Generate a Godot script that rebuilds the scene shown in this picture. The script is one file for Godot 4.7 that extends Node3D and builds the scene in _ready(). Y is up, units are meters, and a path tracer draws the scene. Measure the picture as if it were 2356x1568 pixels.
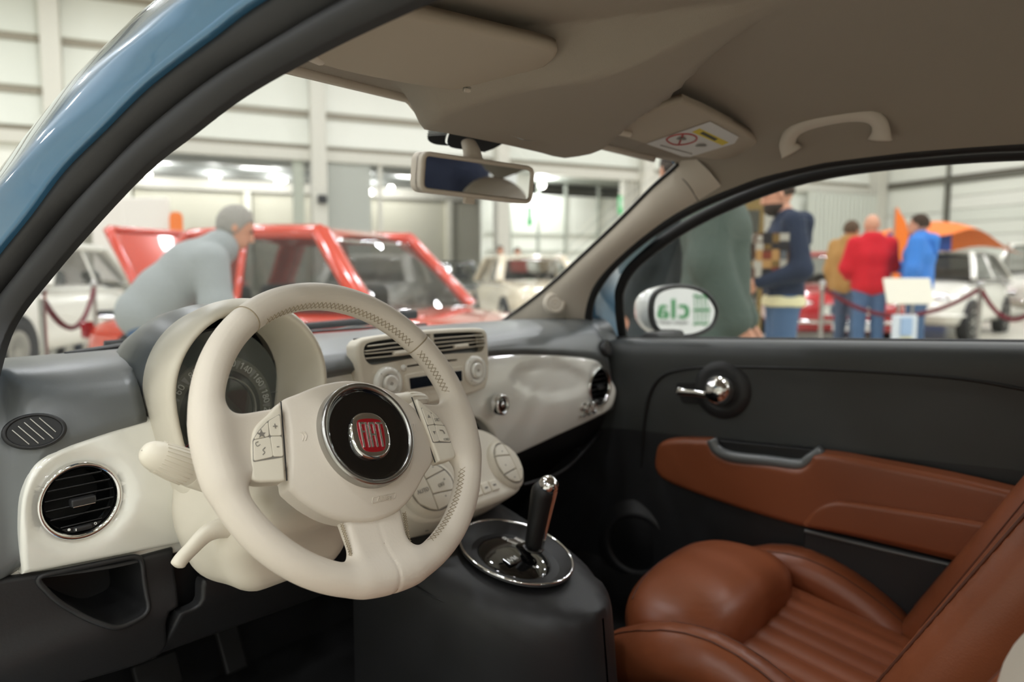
extends Node3D

# ---------------------------------------------------------------- mesh collector
class MB:
	var v := PackedVector3Array()
	var t := PackedInt32Array()
	var uv := PackedVector2Array()
	func pt(p: Vector3) -> int:
		v.append(p)
		return v.size() - 1
	func tri(a: int, b: int, c: int) -> void:
		t.append(a); t.append(b); t.append(c)
	func quad(a: int, b: int, c: int, d: int) -> void:
		tri(a, b, c); tri(a, c, d)
	func join(o: MB, x := Transform3D()) -> MB:
		var n := v.size()
		for p in o.v: v.append(x * p)
		for i in o.t: t.append(i + n)
		return self
	func moved(x: Transform3D) -> MB:
		for i in v.size(): v[i] = x * v[i]
		return self
	func grid(rows: Array, loop_u := false, loop_v := false, caps := false) -> MB:
		var nr := rows.size()
		var nc: int = rows[0].size()
		var base := v.size()
		for r in rows: v.append_array(r)
		for i in (nr if loop_v else nr - 1):
			var i2 := (i + 1) % nr
			for j in (nc if loop_u else nc - 1):
				var j2 := (j + 1) % nc
				quad(base + i * nc + j, base + i * nc + j2, base + i2 * nc + j2, base + i2 * nc + j)
		if caps:
			for e: int in [0, nr - 1]:
				var c := Vector3.ZERO
				for p in rows[e]: c += p
				var k := pt(c / nc)
				for j in nc:
					var a := base + e * nc + j
					var b := base + e * nc + (j + 1) % nc
					if e == 0: tri(k, b, a)
					else: tri(k, a, b)
		return self
	func mesh(crease := 180.0) -> ArrayMesh:
		var nf := t.size() / 3
		var fn := PackedVector3Array()
		fn.resize(nf)
		for i in nf:
			fn[i] = (v[t[i * 3 + 2]] - v[t[i * 3]]).cross(v[t[i * 3 + 1]] - v[t[i * 3]])
		var arr := []
		arr.resize(Mesh.ARRAY_MAX)
		if crease >= 179.0:
			var nn := PackedVector3Array()
			nn.resize(v.size())
			for i in nf:
				for k in 3: nn[t[i * 3 + k]] += fn[i]
			for i in nn.size(): nn[i] = nn[i].normalized() if nn[i].length_squared() > 0.0 else Vector3.UP
			arr[Mesh.ARRAY_VERTEX] = v
			arr[Mesh.ARRAY_NORMAL] = nn
			arr[Mesh.ARRAY_INDEX] = t
			if uv.size() == v.size() and v.size() > 0: arr[Mesh.ARRAY_TEX_UV] = uv
		else:
			var cs := cos(deg_to_rad(crease))
			var un := PackedVector3Array()
			un.resize(nf)
			for i in nf: un[i] = fn[i].normalized()
			var start := PackedInt32Array()
			start.resize(v.size() + 1)
			for i in t: start[i + 1] += 1
			for i in v.size(): start[i + 1] += start[i]
			var fillp := start.duplicate()
			var adj := PackedInt32Array()
			adj.resize(t.size())
			for i in nf:
				for k in 3:
					var q := t[i * 3 + k]
					adj[fillp[q]] = i
					fillp[q] += 1
			var ov := PackedVector3Array(); var on := PackedVector3Array(); var ou := PackedVector2Array()
			ov.resize(nf * 3); on.resize(nf * 3)
			var has := uv.size() == v.size()
			if has: ou.resize(nf * 3)
			for i in nf:
				for k in 3:
					var q := t[i * 3 + k]
					var s := Vector3.ZERO
					for j in range(start[q], start[q + 1]):
						var o := adj[j]
						if un[o].dot(un[i]) > cs: s += fn[o]
					ov[i * 3 + k] = v[q]
					on[i * 3 + k] = s.normalized() if s.length_squared() > 0.0 else Vector3.UP
					if has: ou[i * 3 + k] = uv[q]
			arr[Mesh.ARRAY_VERTEX] = ov
			arr[Mesh.ARRAY_NORMAL] = on
			if has: arr[Mesh.ARRAY_TEX_UV] = ou
		var m := ArrayMesh.new()
		if nf: m.add_surface_from_arrays(Mesh.PRIMITIVE_TRIANGLES, arr)
		return m

func v3(a: Array) -> PackedVector3Array:
	var o := PackedVector3Array()
	for i in range(0, a.size(), 3): o.append(Vector3(a[i], a[i + 1], a[i + 2]))
	return o

func v2(a: Array) -> PackedVector2Array:
	var o := PackedVector2Array()
	for i in range(0, a.size(), 2): o.append(Vector2(a[i], a[i + 1]))
	return o

# smooth curve through points (Catmull-Rom), k steps for each span
func curve3(p: PackedVector3Array, k := 6, closed := false) -> PackedVector3Array:
	var o := PackedVector3Array()
	var n := p.size()
	for i in (n if closed else n - 1):
		var a := p[(i - 1 + n) % n] if closed or i > 0 else p[i] * 2.0 - p[i + 1]
		var b := p[i]
		var c := p[(i + 1) % n]
		var d := p[(i + 2) % n] if closed or i + 2 < n else c * 2.0 - b
		for j in k: o.append(b.cubic_interpolate(c, a, d, float(j) / k))
	if not closed: o.append(p[n - 1])
	return o

func curve2(p: PackedVector2Array, k := 6, closed := true) -> PackedVector2Array:
	var q := PackedVector3Array()
	for a in p: q.append(Vector3(a.x, a.y, 0))
	var o := PackedVector2Array()
	for a in curve3(q, k, closed): o.append(Vector2(a.x, a.y))
	return o

func resample3(p: PackedVector3Array, n: int) -> PackedVector3Array:
	var acc := PackedFloat32Array([0.0])
	for i in range(1, p.size()): acc.append(acc[i - 1] + p[i].distance_to(p[i - 1]))
	var o := PackedVector3Array()
	var s := 0
	for i in n:
		var d: float = acc[acc.size() - 1] * i / (n - 1.0)
		while s < p.size() - 2 and acc[s + 1] < d: s += 1
		var l := acc[s + 1] - acc[s]
		o.append(p[s].lerp(p[s + 1], clampf((d - acc[s]) / l, 0, 1) if l > 0 else 0.0))
	return o

# outline with straight sides, corners rounded by r
func round2(p: PackedVector2Array, r: float, k := 5) -> PackedVector2Array:
	var o := PackedVector2Array()
	var n := p.size()
	for i in n:
		var a := p[(i - 1 + n) % n]; var b := p[i]; var c := p[(i + 1) % n]
		var da := (a - b).normalized(); var dc := (c - b).normalized()
		var l := minf(r, minf(a.distance_to(b), c.distance_to(b)) * 0.49)
		for j in k + 1:
			var s := float(j) / k
			o.append((b + da * l).lerp(b, s).lerp(b.lerp(b + dc * l, s), s))
	return o

func dense2(p: PackedVector2Array, step: float) -> PackedVector2Array:
	var o := PackedVector2Array()
	for i in p.size():
		var a := p[i]; var b := p[(i + 1) % p.size()]
		var n := maxi(1, int(ceil(a.distance_to(b) / step)))
		if a.distance_to(b) < 1e-6: continue
		for j in n: o.append(a.lerp(b, float(j) / n))
	return o

func ell2(c: Vector2, rx: float, ry: float, n := 40, a0 := 0.0) -> PackedVector2Array:
	var o := PackedVector2Array()
	for i in n:
		var a := TAU * i / n + a0
		o.append(c + Vector2(cos(a) * rx, sin(a) * ry))
	return o

func inset2(p: PackedVector2Array, d: float) -> PackedVector2Array:
	var o := PackedVector2Array()
	var n := p.size()
	var area := 0.0
	for i in n: area += p[i].cross(p[(i + 1) % n])
	var s := 1.0 if area > 0 else -1.0
	for i in n:
		var e1 := (p[i] - p[(i - 1 + n) % n]).normalized()
		var e2 := (p[(i + 1) % n] - p[i]).normalized()
		var nn := Vector2(-(e1.y + e2.y), e1.x + e2.x) * s
		var l := nn.length()
		if l < 1e-5: nn = Vector2(-e1.y, e1.x) * s; l = 1.0
		nn /= l
		o.append(p[i] + nn * d / maxf(0.6, nn.dot(Vector2(-e1.y, e1.x) * s)))
	return o

# plate with a rounded rim: outline in (u, v), put in space by place.call(uv, w), w counted towards the viewer's side
func plate(outline: PackedVector2Array, place: Callable, bevel: float, depth: float, step: float, holes := [], bseg := 3, back := false) -> MB:
	var mb := MB.new()
	var out := dense2(outline, step)
	var rings := []
	for j in bseg + 1:
		var a := PI / 2 * j / bseg
		rings.append([inset2(out, bevel * (1.0 - sin(a))), -bevel * (1.0 - cos(a))])
	rings.append([out, -depth])
	var front: PackedVector2Array = rings[0][0]
	var pts2 := front.duplicate()
	var hs := []
	for h in holes:
		var hd := dense2(h, step)
		hs.append(hd)
		pts2.append_array(hd)
	var lo := front[0]; var hi := front[0]
	for p in front: lo = lo.min(p); hi = hi.max(p)
	var y := lo.y + step * 0.5
	var row := 0
	while y < hi.y:
		var x := lo.x + step * (0.5 if row % 2 else 0.25)
		while x < hi.x:
			var p := Vector2(x, y)
			if Geometry2D.is_point_in_polygon(p, front):
				var ok := true
				for h in hs:
					if Geometry2D.is_point_in_polygon(p, h): ok = false
				if ok:
					for q in pts2:
						if absf(q.x - x) < step * 0.5 and absf(q.y - y) < step * 0.5: ok = false; break
				if ok: pts2.append(p)
			x += step
		y += step
		row += 1
	for p in pts2: mb.v.append(place.call(p, 0.0))
	var tr := Geometry2D.triangulate_delaunay(pts2)
	for i in range(0, tr.size(), 3):
		var a := pts2[tr[i]]; var b := pts2[tr[i + 1]]; var c := pts2[tr[i + 2]]
		var m := (a + b + c) / 3.0
		if not Geometry2D.is_point_in_polygon(m, front): continue
		var ok := true
		for h in hs:
			if Geometry2D.is_point_in_polygon(m, h): ok = false
		if not ok: continue
		if (b - a).cross(c - a) > 0: mb.tri(tr[i], tr[i + 2], tr[i + 1])
		else: mb.tri(tr[i], tr[i + 1], tr[i + 2])
	var n := out.size()
	var area := 0.0
	for i in n: area += out[i].cross(out[(i + 1) % n])
	var prev := 0
	for j in range(1, rings.size()):
		var at := mb.v.size()
		for p in rings[j][0]: mb.v.append(place.call(p, rings[j][1]))
		for i in n:
			var k := (i + 1) % n
			if area > 0: mb.quad(prev + i, prev + k, at + k, at + i)
			else: mb.quad(prev + k, prev + i, at + i, at + k)
		prev = at
	var hp := n
	for h in hs:
		var at := mb.v.size()
		for p in h: mb.v.append(place.call(p, -depth))
		var ar := 0.0
		for i in h.size(): ar += h[i].cross(h[(i + 1) % h.size()])
		for i in h.size():
			var k: int = (i + 1) % h.size()
			if ar > 0: mb.quad(hp + k, hp + i, at + i, at + k)
			else: mb.quad(hp + i, hp + k, at + k, at + i)
		hp += h.size()
	if back and holes.is_empty():
		var tb := Geometry2D.triangulate_polygon(out)
		for i in range(0, tb.size(), 3): mb.tri(prev + tb[i], prev + tb[i + 1], prev + tb[i + 2])
	return mb

func flat(x: Transform3D) -> Callable:
	return func(p: Vector2, w: float) -> Vector3: return x * Vector3(p.x, p.y, w)

# a transform whose z axis is the outward normal and whose y axis is near "up"
func face(o: Vector3, normal: Vector3, up := Vector3.UP) -> Transform3D:
	var z := normal.normalized()
	var x := up.cross(z).normalized()
	return Transform3D(Basis(x, z.cross(x), z), o)

func box(s: Vector3, c := Vector3.ZERO) -> MB:
	return rbox(s, 0.0, c)

# box with rounded edges
func rbox(s: Vector3, r: float, c := Vector3.ZERO, k := 2) -> MB:
	var mb := MB.new()
	var h := s / 2.0
	r = minf(r, minf(h.x, minf(h.y, h.z)))
	for ax in 3:
		for sg in [-1.0, 1.0]:
			var u := (ax + 1) % 3
			var w := (ax + 2) % 3
			var lu := _steps(h[u], r, k)
			var lw := _steps(h[w], r, k)
			var rows := []
			for a in lu:
				var row := PackedVector3Array()
				for b in lw:
					var p := Vector3.ZERO
					p[ax] = h[ax] * sg; p[u] = a * sg; p[w] = b
					if r > 0:
						var q := p.clamp(-(h - Vector3.ONE * r), h - Vector3.ONE * r)
						p = q + (p - q).normalized() * r
					row.append(p + c)
				rows.append(row)
			mb.grid(rows)
	return mb

func _steps(h: float, r: float, k: int) -> Array:
	if r <= 0: return [-h, h]
	var o := []
	for i in k + 1: o.append(-(h - r) - r * tan(PI / 4 * (1.0 - float(i) / k)))
	for i in k + 1: o.append((h - r) + r * tan(PI / 4 * float(i) / k))
	return o

# tube along a path; r may be a number, an array of numbers, or an array of Vector2 (two half-axes)
func tube(path: PackedVector3Array, r, n := 10, closed := false, caps := true, up := Vector3.UP, round_ends := false) -> MB:
	var rows := []
	var m := path.size()
	var side := Vector3.ZERO
	for i in m:
		var d := (path[(i + 1) % m] - path[(i - 1 + m) % m]) if closed else (path[mini(i + 1, m - 1)] - path[maxi(i - 1, 0)])
		d = d.normalized()
		if i == 0:
			side = up.cross(d)
			if side.length() < 0.05: side = Vector3.RIGHT.cross(d)
		side = (side - d * side.dot(d)).normalized()
		var nn := d.cross(side)
		var q = r[i] if r is Array or r is PackedFloat32Array else r
		var rr := Vector2(q, q) if not q is Vector2 else q as Vector2
		if round_ends and not closed:
			var lo := float(i) / (m - 1)
			var e := minf(lo, 1.0 - lo) * (m - 1)
			if e < 3: rr *= [0.25, 0.72, 0.93][int(e)]
		var row := PackedVector3Array()
		for j in n:
			var a := TAU * j / n
			row.append(path[i] + side * cos(a) * rr.x + nn * sin(a) * rr.y)
		rows.append(row)
	return MB.new().grid(rows, true, closed, caps and not closed)

# turned shape: profile points are (radius, height along z)
func lathe(p: PackedVector2Array, x := Transform3D(), n := 36, a0 := 0.0, a1 := TAU) -> MB:
	var full := absf(a1 - a0 - TAU) < 1e-4
	var rows := []
	for i in (n if full else n + 1):
		var a := a0 + (a1 - a0) * i / n
		var row := PackedVector3Array()
		for q in p: row.append(x * Vector3(cos(a) * q.x, sin(a) * q.x, q.y))
		rows.append(row)
	return MB.new().grid(rows, false, full)

func ball(c: Vector3, s: Vector3, n := 14) -> MB:
	var p := PackedVector2Array()
	for i in n / 2 + 1:
		var a := -PI / 2 + PI * i / (n / 2)
		p.append(Vector2(maxf(cos(a), 0.001), sin(a)))
	return lathe(p, Transform3D(Basis.from_scale(s), c), n)

# ---------------------------------------------------------------- soft shapes: distance field to mesh
func soft(f: Callable, lo: Vector3, hi: Vector3, h: float) -> MB:
	var nx := int(ceil((hi.x - lo.x) / h)) + 2
	var ny := int(ceil((hi.y - lo.y) / h)) + 2
	var nz := int(ceil((hi.z - lo.z) / h)) + 2
	var val := PackedFloat32Array()
	val.resize(nx * ny * nz)
	val.fill(1e3)
	var B := 4
	var reach := (B * h * 0.5 * 1.7321 + h * 2.0) * 1.15
	var act := []
	for bz in range(0, nz, B):
		for by in range(0, ny, B):
			for bx in range(0, nx, B):
				var c := lo + Vector3(bx + B * 0.5, by + B * 0.5, bz + B * 0.5) * h
				var d: float = f.call(c)
				if absf(d) > reach:
					if d < 0:
						for z in range(bz, mini(bz + B, nz)):
							for y in range(by, mini(by + B, ny)):
								for x in range(bx, mini(bx + B, nx)): val[(z * ny + y) * nx + x] = -1e3
					continue
				act.append(Vector3i(bx, by, bz))
				for z in range(bz, mini(bz + B, nz)):
					for y in range(by, mini(by + B, ny)):
						for x in range(bx, mini(bx + B, nx)):
							val[(z * ny + y) * nx + x] = f.call(lo + Vector3(x, y, z) * h)
	var mb := MB.new()
	var ids := PackedInt32Array()
	ids.resize(nx * ny * nz)
	ids.fill(-1)
	var sx := 1; var sy := nx; var sz := nx * ny
	var corner := [0, sx, sy, sx + sy, sz, sx + sz, sy + sz, sx + sy + sz]
	var cv := [Vector3(0, 0, 0), Vector3(1, 0, 0), Vector3(0, 1, 0), Vector3(1, 1, 0), Vector3(0, 0, 1), Vector3(1, 0, 1), Vector3(0, 1, 1), Vector3(1, 1, 1)]
	var ea := [0, 2, 4, 6, 0, 1, 4, 5, 0, 1, 2, 3]
	var eb := [1, 3, 5, 7, 2, 3, 6, 7, 4, 5, 6, 7]
	var cells := PackedInt32Array()
	for b in act:
		for z in range(b.z, mini(b.z + B, nz - 1)):
			for y in range(b.y, mini(b.y + B, ny - 1)):
				for x in range(b.x, mini(b.x + B, nx - 1)):
					var i := (z * ny + y) * nx + x
					var s := 0
					for k in 8:
						if val[i + corner[k]] < 0: s += 1
					if s == 0 or s == 8: continue
					var p := Vector3.ZERO
					var n := 0
					for e in 12:
						var va := val[i + corner[ea[e]]]; var vb := val[i + corner[eb[e]]]
						if (va < 0) != (vb < 0):
							p += cv[ea[e]].lerp(cv[eb[e]], va / (va - vb))
							n += 1
					ids[i] = mb.v.size()
					cells.append(i)
					mb.v.append(lo + (Vector3(x, y, z) + p / n) * h)
	for i in cells:
		var x := i % nx
		var y := (i / nx) % ny
		var z := i / sz
		var inside := val[i] < 0
		if y > 0 and z > 0 and (val[i + sx] < 0) != inside:
			_q(mb, ids[i], ids[i - sy], ids[i - sy - sz], ids[i - sz], inside)
		if x > 0 and z > 0 and (val[i + sy] < 0) != inside:
			_q(mb, ids[i], ids[i - sz], ids[i - sz - sx], ids[i - sx], inside)
		if x > 0 and y > 0 and (val[i + sz] < 0) != inside:
			_q(mb, ids[i], ids[i - sx], ids[i - sx - sy], ids[i - sy], inside)
	return mb

func _q(mb: MB, a: int, b: int, c: int, d: int, flip: bool) -> void:
	if a < 0 or b < 0 or c < 0 or d < 0: return
	if flip: mb.quad(a, b, c, d)
	else: mb.quad(a, d, c, b)

func smin(a: float, b: float, k: float) -> float:
	var h := maxf(k - absf(a - b), 0.0) / k
	return minf(a, b) - h * h * k * 0.25

func smax(a: float, b: float, k: float) -> float:
	return -smin(-a, -b, k)

func sd_box(p: Vector3, h: Vector3, r: float) -> float:
	var q := p.abs() - h + Vector3(r, r, r)
	return q.max(Vector3.ZERO).length() + minf(maxf(q.x, maxf(q.y, q.z)), 0.0) - r

func sd_cone(p: Vector3, a: Vector3, b: Vector3, ra: float, rb: float) -> float:
	var ab := b - a
	var t := clampf((p - a).dot(ab) / ab.length_squared(), 0.0, 1.0)
	return (p - a - ab * t).length() - lerpf(ra, rb, t)

# ---------------------------------------------------------------- things, parts, materials
var used := {}
func numbered(called: String) -> String:
	used[called] = used.get(called, -1) + 1
	return called if used[called] == 0 else "%s_%03d" % [called, used[called]]

func thing(called: String, label: String, category: String, at := Vector3.ZERO, group := "", turn := Basis()) -> Node3D:
	var o := Node3D.new()
	o.name = numbered(called)
	o.transform = Transform3D(turn, at)
	add_child(o)
	o.set_meta("label", label)
	o.set_meta("category", category)
	if group: o.set_meta("group", group)
	return o

func setting(called: String, at := Transform3D()) -> Node3D:
	var o := Node3D.new()
	o.name = called
	o.transform = at
	add_child(o)
	o.set_meta("kind", "structure")
	return o

func where(n: Node3D) -> Transform3D:
	var x := n.transform
	var p := n.get_parent()
	while p != self:
		x = p.transform * x
		p = p.get_parent()
	return x

# a part whose shape was laid out in the scene's axes
func part(parent: Node3D, called: String, mb: MB, m: Material, crease := 180.0, label := "") -> MeshInstance3D:
	mb.moved(where(parent).affine_inverse())
	return own(parent, called, mb, m, crease, label)

# a part whose shape was laid out in its parent's axes
func own(parent: Node3D, called: String, mb: MB, m: Material, crease := 180.0, label := "") -> MeshInstance3D:
	return put(parent, called, mb.mesh(crease), m, Transform3D(), label)

func put(parent: Node3D, called: String, mesh: Mesh, m: Material, at := Transform3D(), label := "") -> MeshInstance3D:
	var o := MeshInstance3D.new()
	o.name = called
	o.mesh = mesh
	o.material_override = m
	o.transform = at
	parent.add_child(o, true)
	if label: o.set_meta("label", label)
	return o

func words(s: String, height: float, depth := 0.001, font := "Droid Sans", bold := false) -> TextMesh:
	var t := TextMesh.new()
	var f := SystemFont.new()
	f.font_names = PackedStringArray([font])
	if bold: f.font_weight = 700
	t.font = f
	t.text = s
	t.font_size = 32
	t.pixel_size = height / 32.0
	t.depth = depth
	t.curve_step = 4.0
	return t

func rgb(r: float, g: float, b: float) -> Color:
	return Color(r / 255.0, g / 255.0, b / 255.0)

func mat(c: Color, rough: float, metal := 0.0, coat := 0.0) -> StandardMaterial3D:
	var m := StandardMaterial3D.new()
	m.albedo_color = c
	m.roughness = rough
	m.metallic = metal
	if coat > 0:
		m.clearcoat_enabled = true
		m.clearcoat = coat
		m.clearcoat_roughness = 0.03
	return m

func noise_tex(freq: float, octaves := 3, size := 256, kind := FastNoiseLite.TYPE_SIMPLEX_SMOOTH, seed_ := 1) -> NoiseTexture2D:
	var n := FastNoiseLite.new()
	n.noise_type = kind
	n.frequency = freq
	n.fractal_octaves = octaves
	n.seed = seed_
	var t := NoiseTexture2D.new()
	t.width = size; t.height = size
	t.seamless = true
	t.noise = n
	return t

func relief(m: StandardMaterial3D, t: Texture2D, cm: float, tiles: float) -> StandardMaterial3D:
	m.heightmap_enabled = true
	m.heightmap_texture = t
	m.heightmap_scale = cm
	m.uv1_triplanar = true
	m.uv1_world_triplanar = true
	m.uv1_scale = Vector3.ONE * tiles
	return m

func glass(tint := 0.06) -> StandardMaterial3D:
	var m := StandardMaterial3D.new()
	m.albedo_color = Color(0.8, 0.86, 0.84, tint)
	m.transparency = BaseMaterial3D.TRANSPARENCY_ALPHA
	m.roughness = 0.0
	return m

var M := {}
func make_materials() -> void:
	var grain := noise_tex(0.09, 3, 256, FastNoiseLite.TYPE_CELLULAR, 3)
	var fine := noise_tex(0.12, 4, 256, FastNoiseLite.TYPE_SIMPLEX_SMOOTH, 5)
	M.ivory_leather = relief(mat(rgb(216, 206, 191), 0.5), grain, 0.012, 14)
	M.ivory = relief(mat(rgb(226, 218, 200), 0.42), fine, 0.004, 16)
	M.ivory_trim = relief(mat(rgb(210, 199, 183), 0.6), fine, 0.008, 14)
	M.gloss = mat(rgb(240, 238, 228), 0.22, 0.0, 1.0)
	M.pad = relief(mat(rgb(100, 103, 103), 0.36), grain, 0.006, 12)
	M.pad.metallic_specular = 0.62
	M.dark = relief(mat(rgb(36, 36, 37), 0.5), grain, 0.012, 12)
	M.black = mat(rgb(15, 15, 16), 0.5)
	M.rubber = relief(mat(rgb(27, 26, 26), 0.62), fine, 0.006, 20)
	M.gloss_black = mat(rgb(8, 8, 9), 0.04, 0.0, 1.0)
	M.chrome = mat(rgb(225, 225, 225), 0.06, 1.0)
	M.satin = mat(rgb(175, 174, 170), 0.28, 1.0)
	M.silver = mat(rgb(200, 198, 192), 0.35, 0.8)
	M.lining = relief(mat(rgb(160, 150, 136), 0.95), fine, 0.03, 24)
	M.visor = relief(mat(rgb(178, 166, 148), 0.8), fine, 0.01, 20)
	M.brown = relief(mat(rgb(138, 76, 46), 0.40), grain, 0.012, 10)
	M.brown_dark = mat(rgb(92, 48, 28), 0.6)
	M.thread = mat(rgb(160, 145, 120), 0.8)
	M.mark = mat(rgb(132, 127, 118), 0.6)
	M.blue = mat(rgb(54, 102, 134), 0.3, 0.35, 1.0)
	M.red_enamel = mat(rgb(150, 14, 26), 0.25, 0.0, 1.0)
	M.white_print = mat(rgb(225, 225, 220), 0.6)
	M.grey_print = mat(rgb(140, 140, 135), 0.6)
	M.carpet = relief(mat(rgb(30, 29, 29), 0.98), fine, 0.1, 18)
	M.pane = glass(0.05)
	M.mirror = mat(rgb(232, 234, 234), 0.01, 1.0)
	M.display = mat(rgb(24, 30, 40), 0.12, 0.0, 1.0)
	M.thread_dark = mat(rgb(70, 38, 22), 0.8)


# ================================================================ the car we look into
const SIDE_X := 0.66      # half width of the door opening at belt height
const SIDE_K := 0.45      # how far the sides lean in towards the roof

func dash_top(x: float) -> float:
	var a := absf(x)
	var xs := [0.0, 0.16, 0.275, 0.43, 0.53, 0.58, 0.605, 0.62, 0.628, 0.66, 0.72]
	var ys := [0.922, 0.920, 0.913, 0.894, 0.880, 0.868, 0.848, 0.812, 0.742, 0.735, 0.73]
	for i in range(1, xs.size()):
		if a <= xs[i]: return lerpf(ys[i - 1], ys[i], smoothstep(0, 1, (a - xs[i - 1]) / (xs[i] - xs[i - 1])) if i > 6 else (a - xs[i - 1]) / (xs[i] - xs[i - 1]))
	return 0.73

func fascia_z(p: Vector2) -> float:
	var z := -0.283 + 0.018 * (1.0 - pow((p.y - 0.805) / 0.095, 2.0))
	for s in [-1, 1]:
		var r := p.distance_to(Vector2(0.563 * s, 0.807))
		z -= 0.010 * (1.0 - smoothstep(0.045, 0.064, r))
	var q := Vector2((p.x - 0.37) / 0.15, (p.y - 0.845 + 0.12 * (p.x - 0.37)) / 0.042).length()
	z -= 0.009 * (1.0 - smoothstep(0.72, 1.0, q))
	return maxf(z, -0.305)

func air_vent(d: Node3D, at: Vector3, yaw: float, big: bool) -> void:
	var v := Node3D.new()
	v.name = "air_vent"
	v.transform = where(d).affine_inverse() * Transform3D(Basis(Vector3.UP, yaw).scaled(Vector3.ONE * 0.925), at)
	d.add_child(v, true)
	var ring := lathe(v2([0.040, -0.012, 0.0425, 0.0, 0.0445, 0.004, 0.0475, 0.0052, 0.0500, 0.0035, 0.0512, -0.001, 0.0515, -0.012]), Transform3D(), 64)
	own(v, "ring", ring, M.chrome)
	own(v, "barrel", lathe(v2([0.0415, 0.0, 0.040, -0.02, 0.036, -0.045, 0.001, -0.046]), Transform3D(), 40), M.black, 60)
	for k in 6:
		var y := 0.030 - k * 0.0125
		var hw := sqrt(maxf(0.0001, 0.0405 * 0.0405 - y * y))
		var sl := rbox(Vector3(hw * 2.0, 0.0016, 0.016), 0.0007)
		sl.moved(Transform3D(Basis(Vector3.RIGHT, -0.35), Vector3(0, y, -0.007)))
		own(v, "vane", sl, M.dark, 40)
	own(v, "vane_tab", rbox(Vector3(0.030, 0.011, 0.012), 0.003, Vector3(0.002, -0.001, 0.001)), M.dark, 60)
	own(v, "tab_strip", rbox(Vector3(0.026, 0.0016, 0.002), 0.0007, Vector3(0.002, -0.0055, 0.0065)), M.chrome, 60)
	if big:
		own(v, "control_plate", plate(v2([-0.024, -0.0325, 0.024, -0.0325, 0.019, -0.0372, 0.010, -0.0405, -0.010, -0.0405, -0.019, -0.0372]), flat(Transform3D(Basis(), Vector3(0, 0, 0.001))), 0.001, 0.012, 0.006), M.black, 50)
		own(v, "thumb_wheel", rbox(Vector3(0.022, 0.0065, 0.005), 0.0028, Vector3(0.0, -0.0358, 0.002)), M.dark, 60)
		own(v, "wheel_mark", rbox(Vector3(0.0012, 0.0032, 0.001), 0.0003, Vector3(-0.0085, -0.0358, 0.0046)), M.white_print, 60)
		own(v, "open_mark", lathe(v2([0.0001, 0.0022, 0.0016, 0.0022, 0.0018, 0.0012]), Transform3D(Basis(), Vector3(-0.0155, -0.0345, 0)), 16), M.white_print, 40)
		own(v, "shut_mark", lathe(v2([0.0011, 0.001, 0.0011, 0.0022, 0.0017, 0.0022, 0.0017, 0.001]), Transform3D(Basis(), Vector3(0.0155, -0.0345, 0)), 16), M.white_print, 40)

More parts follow.
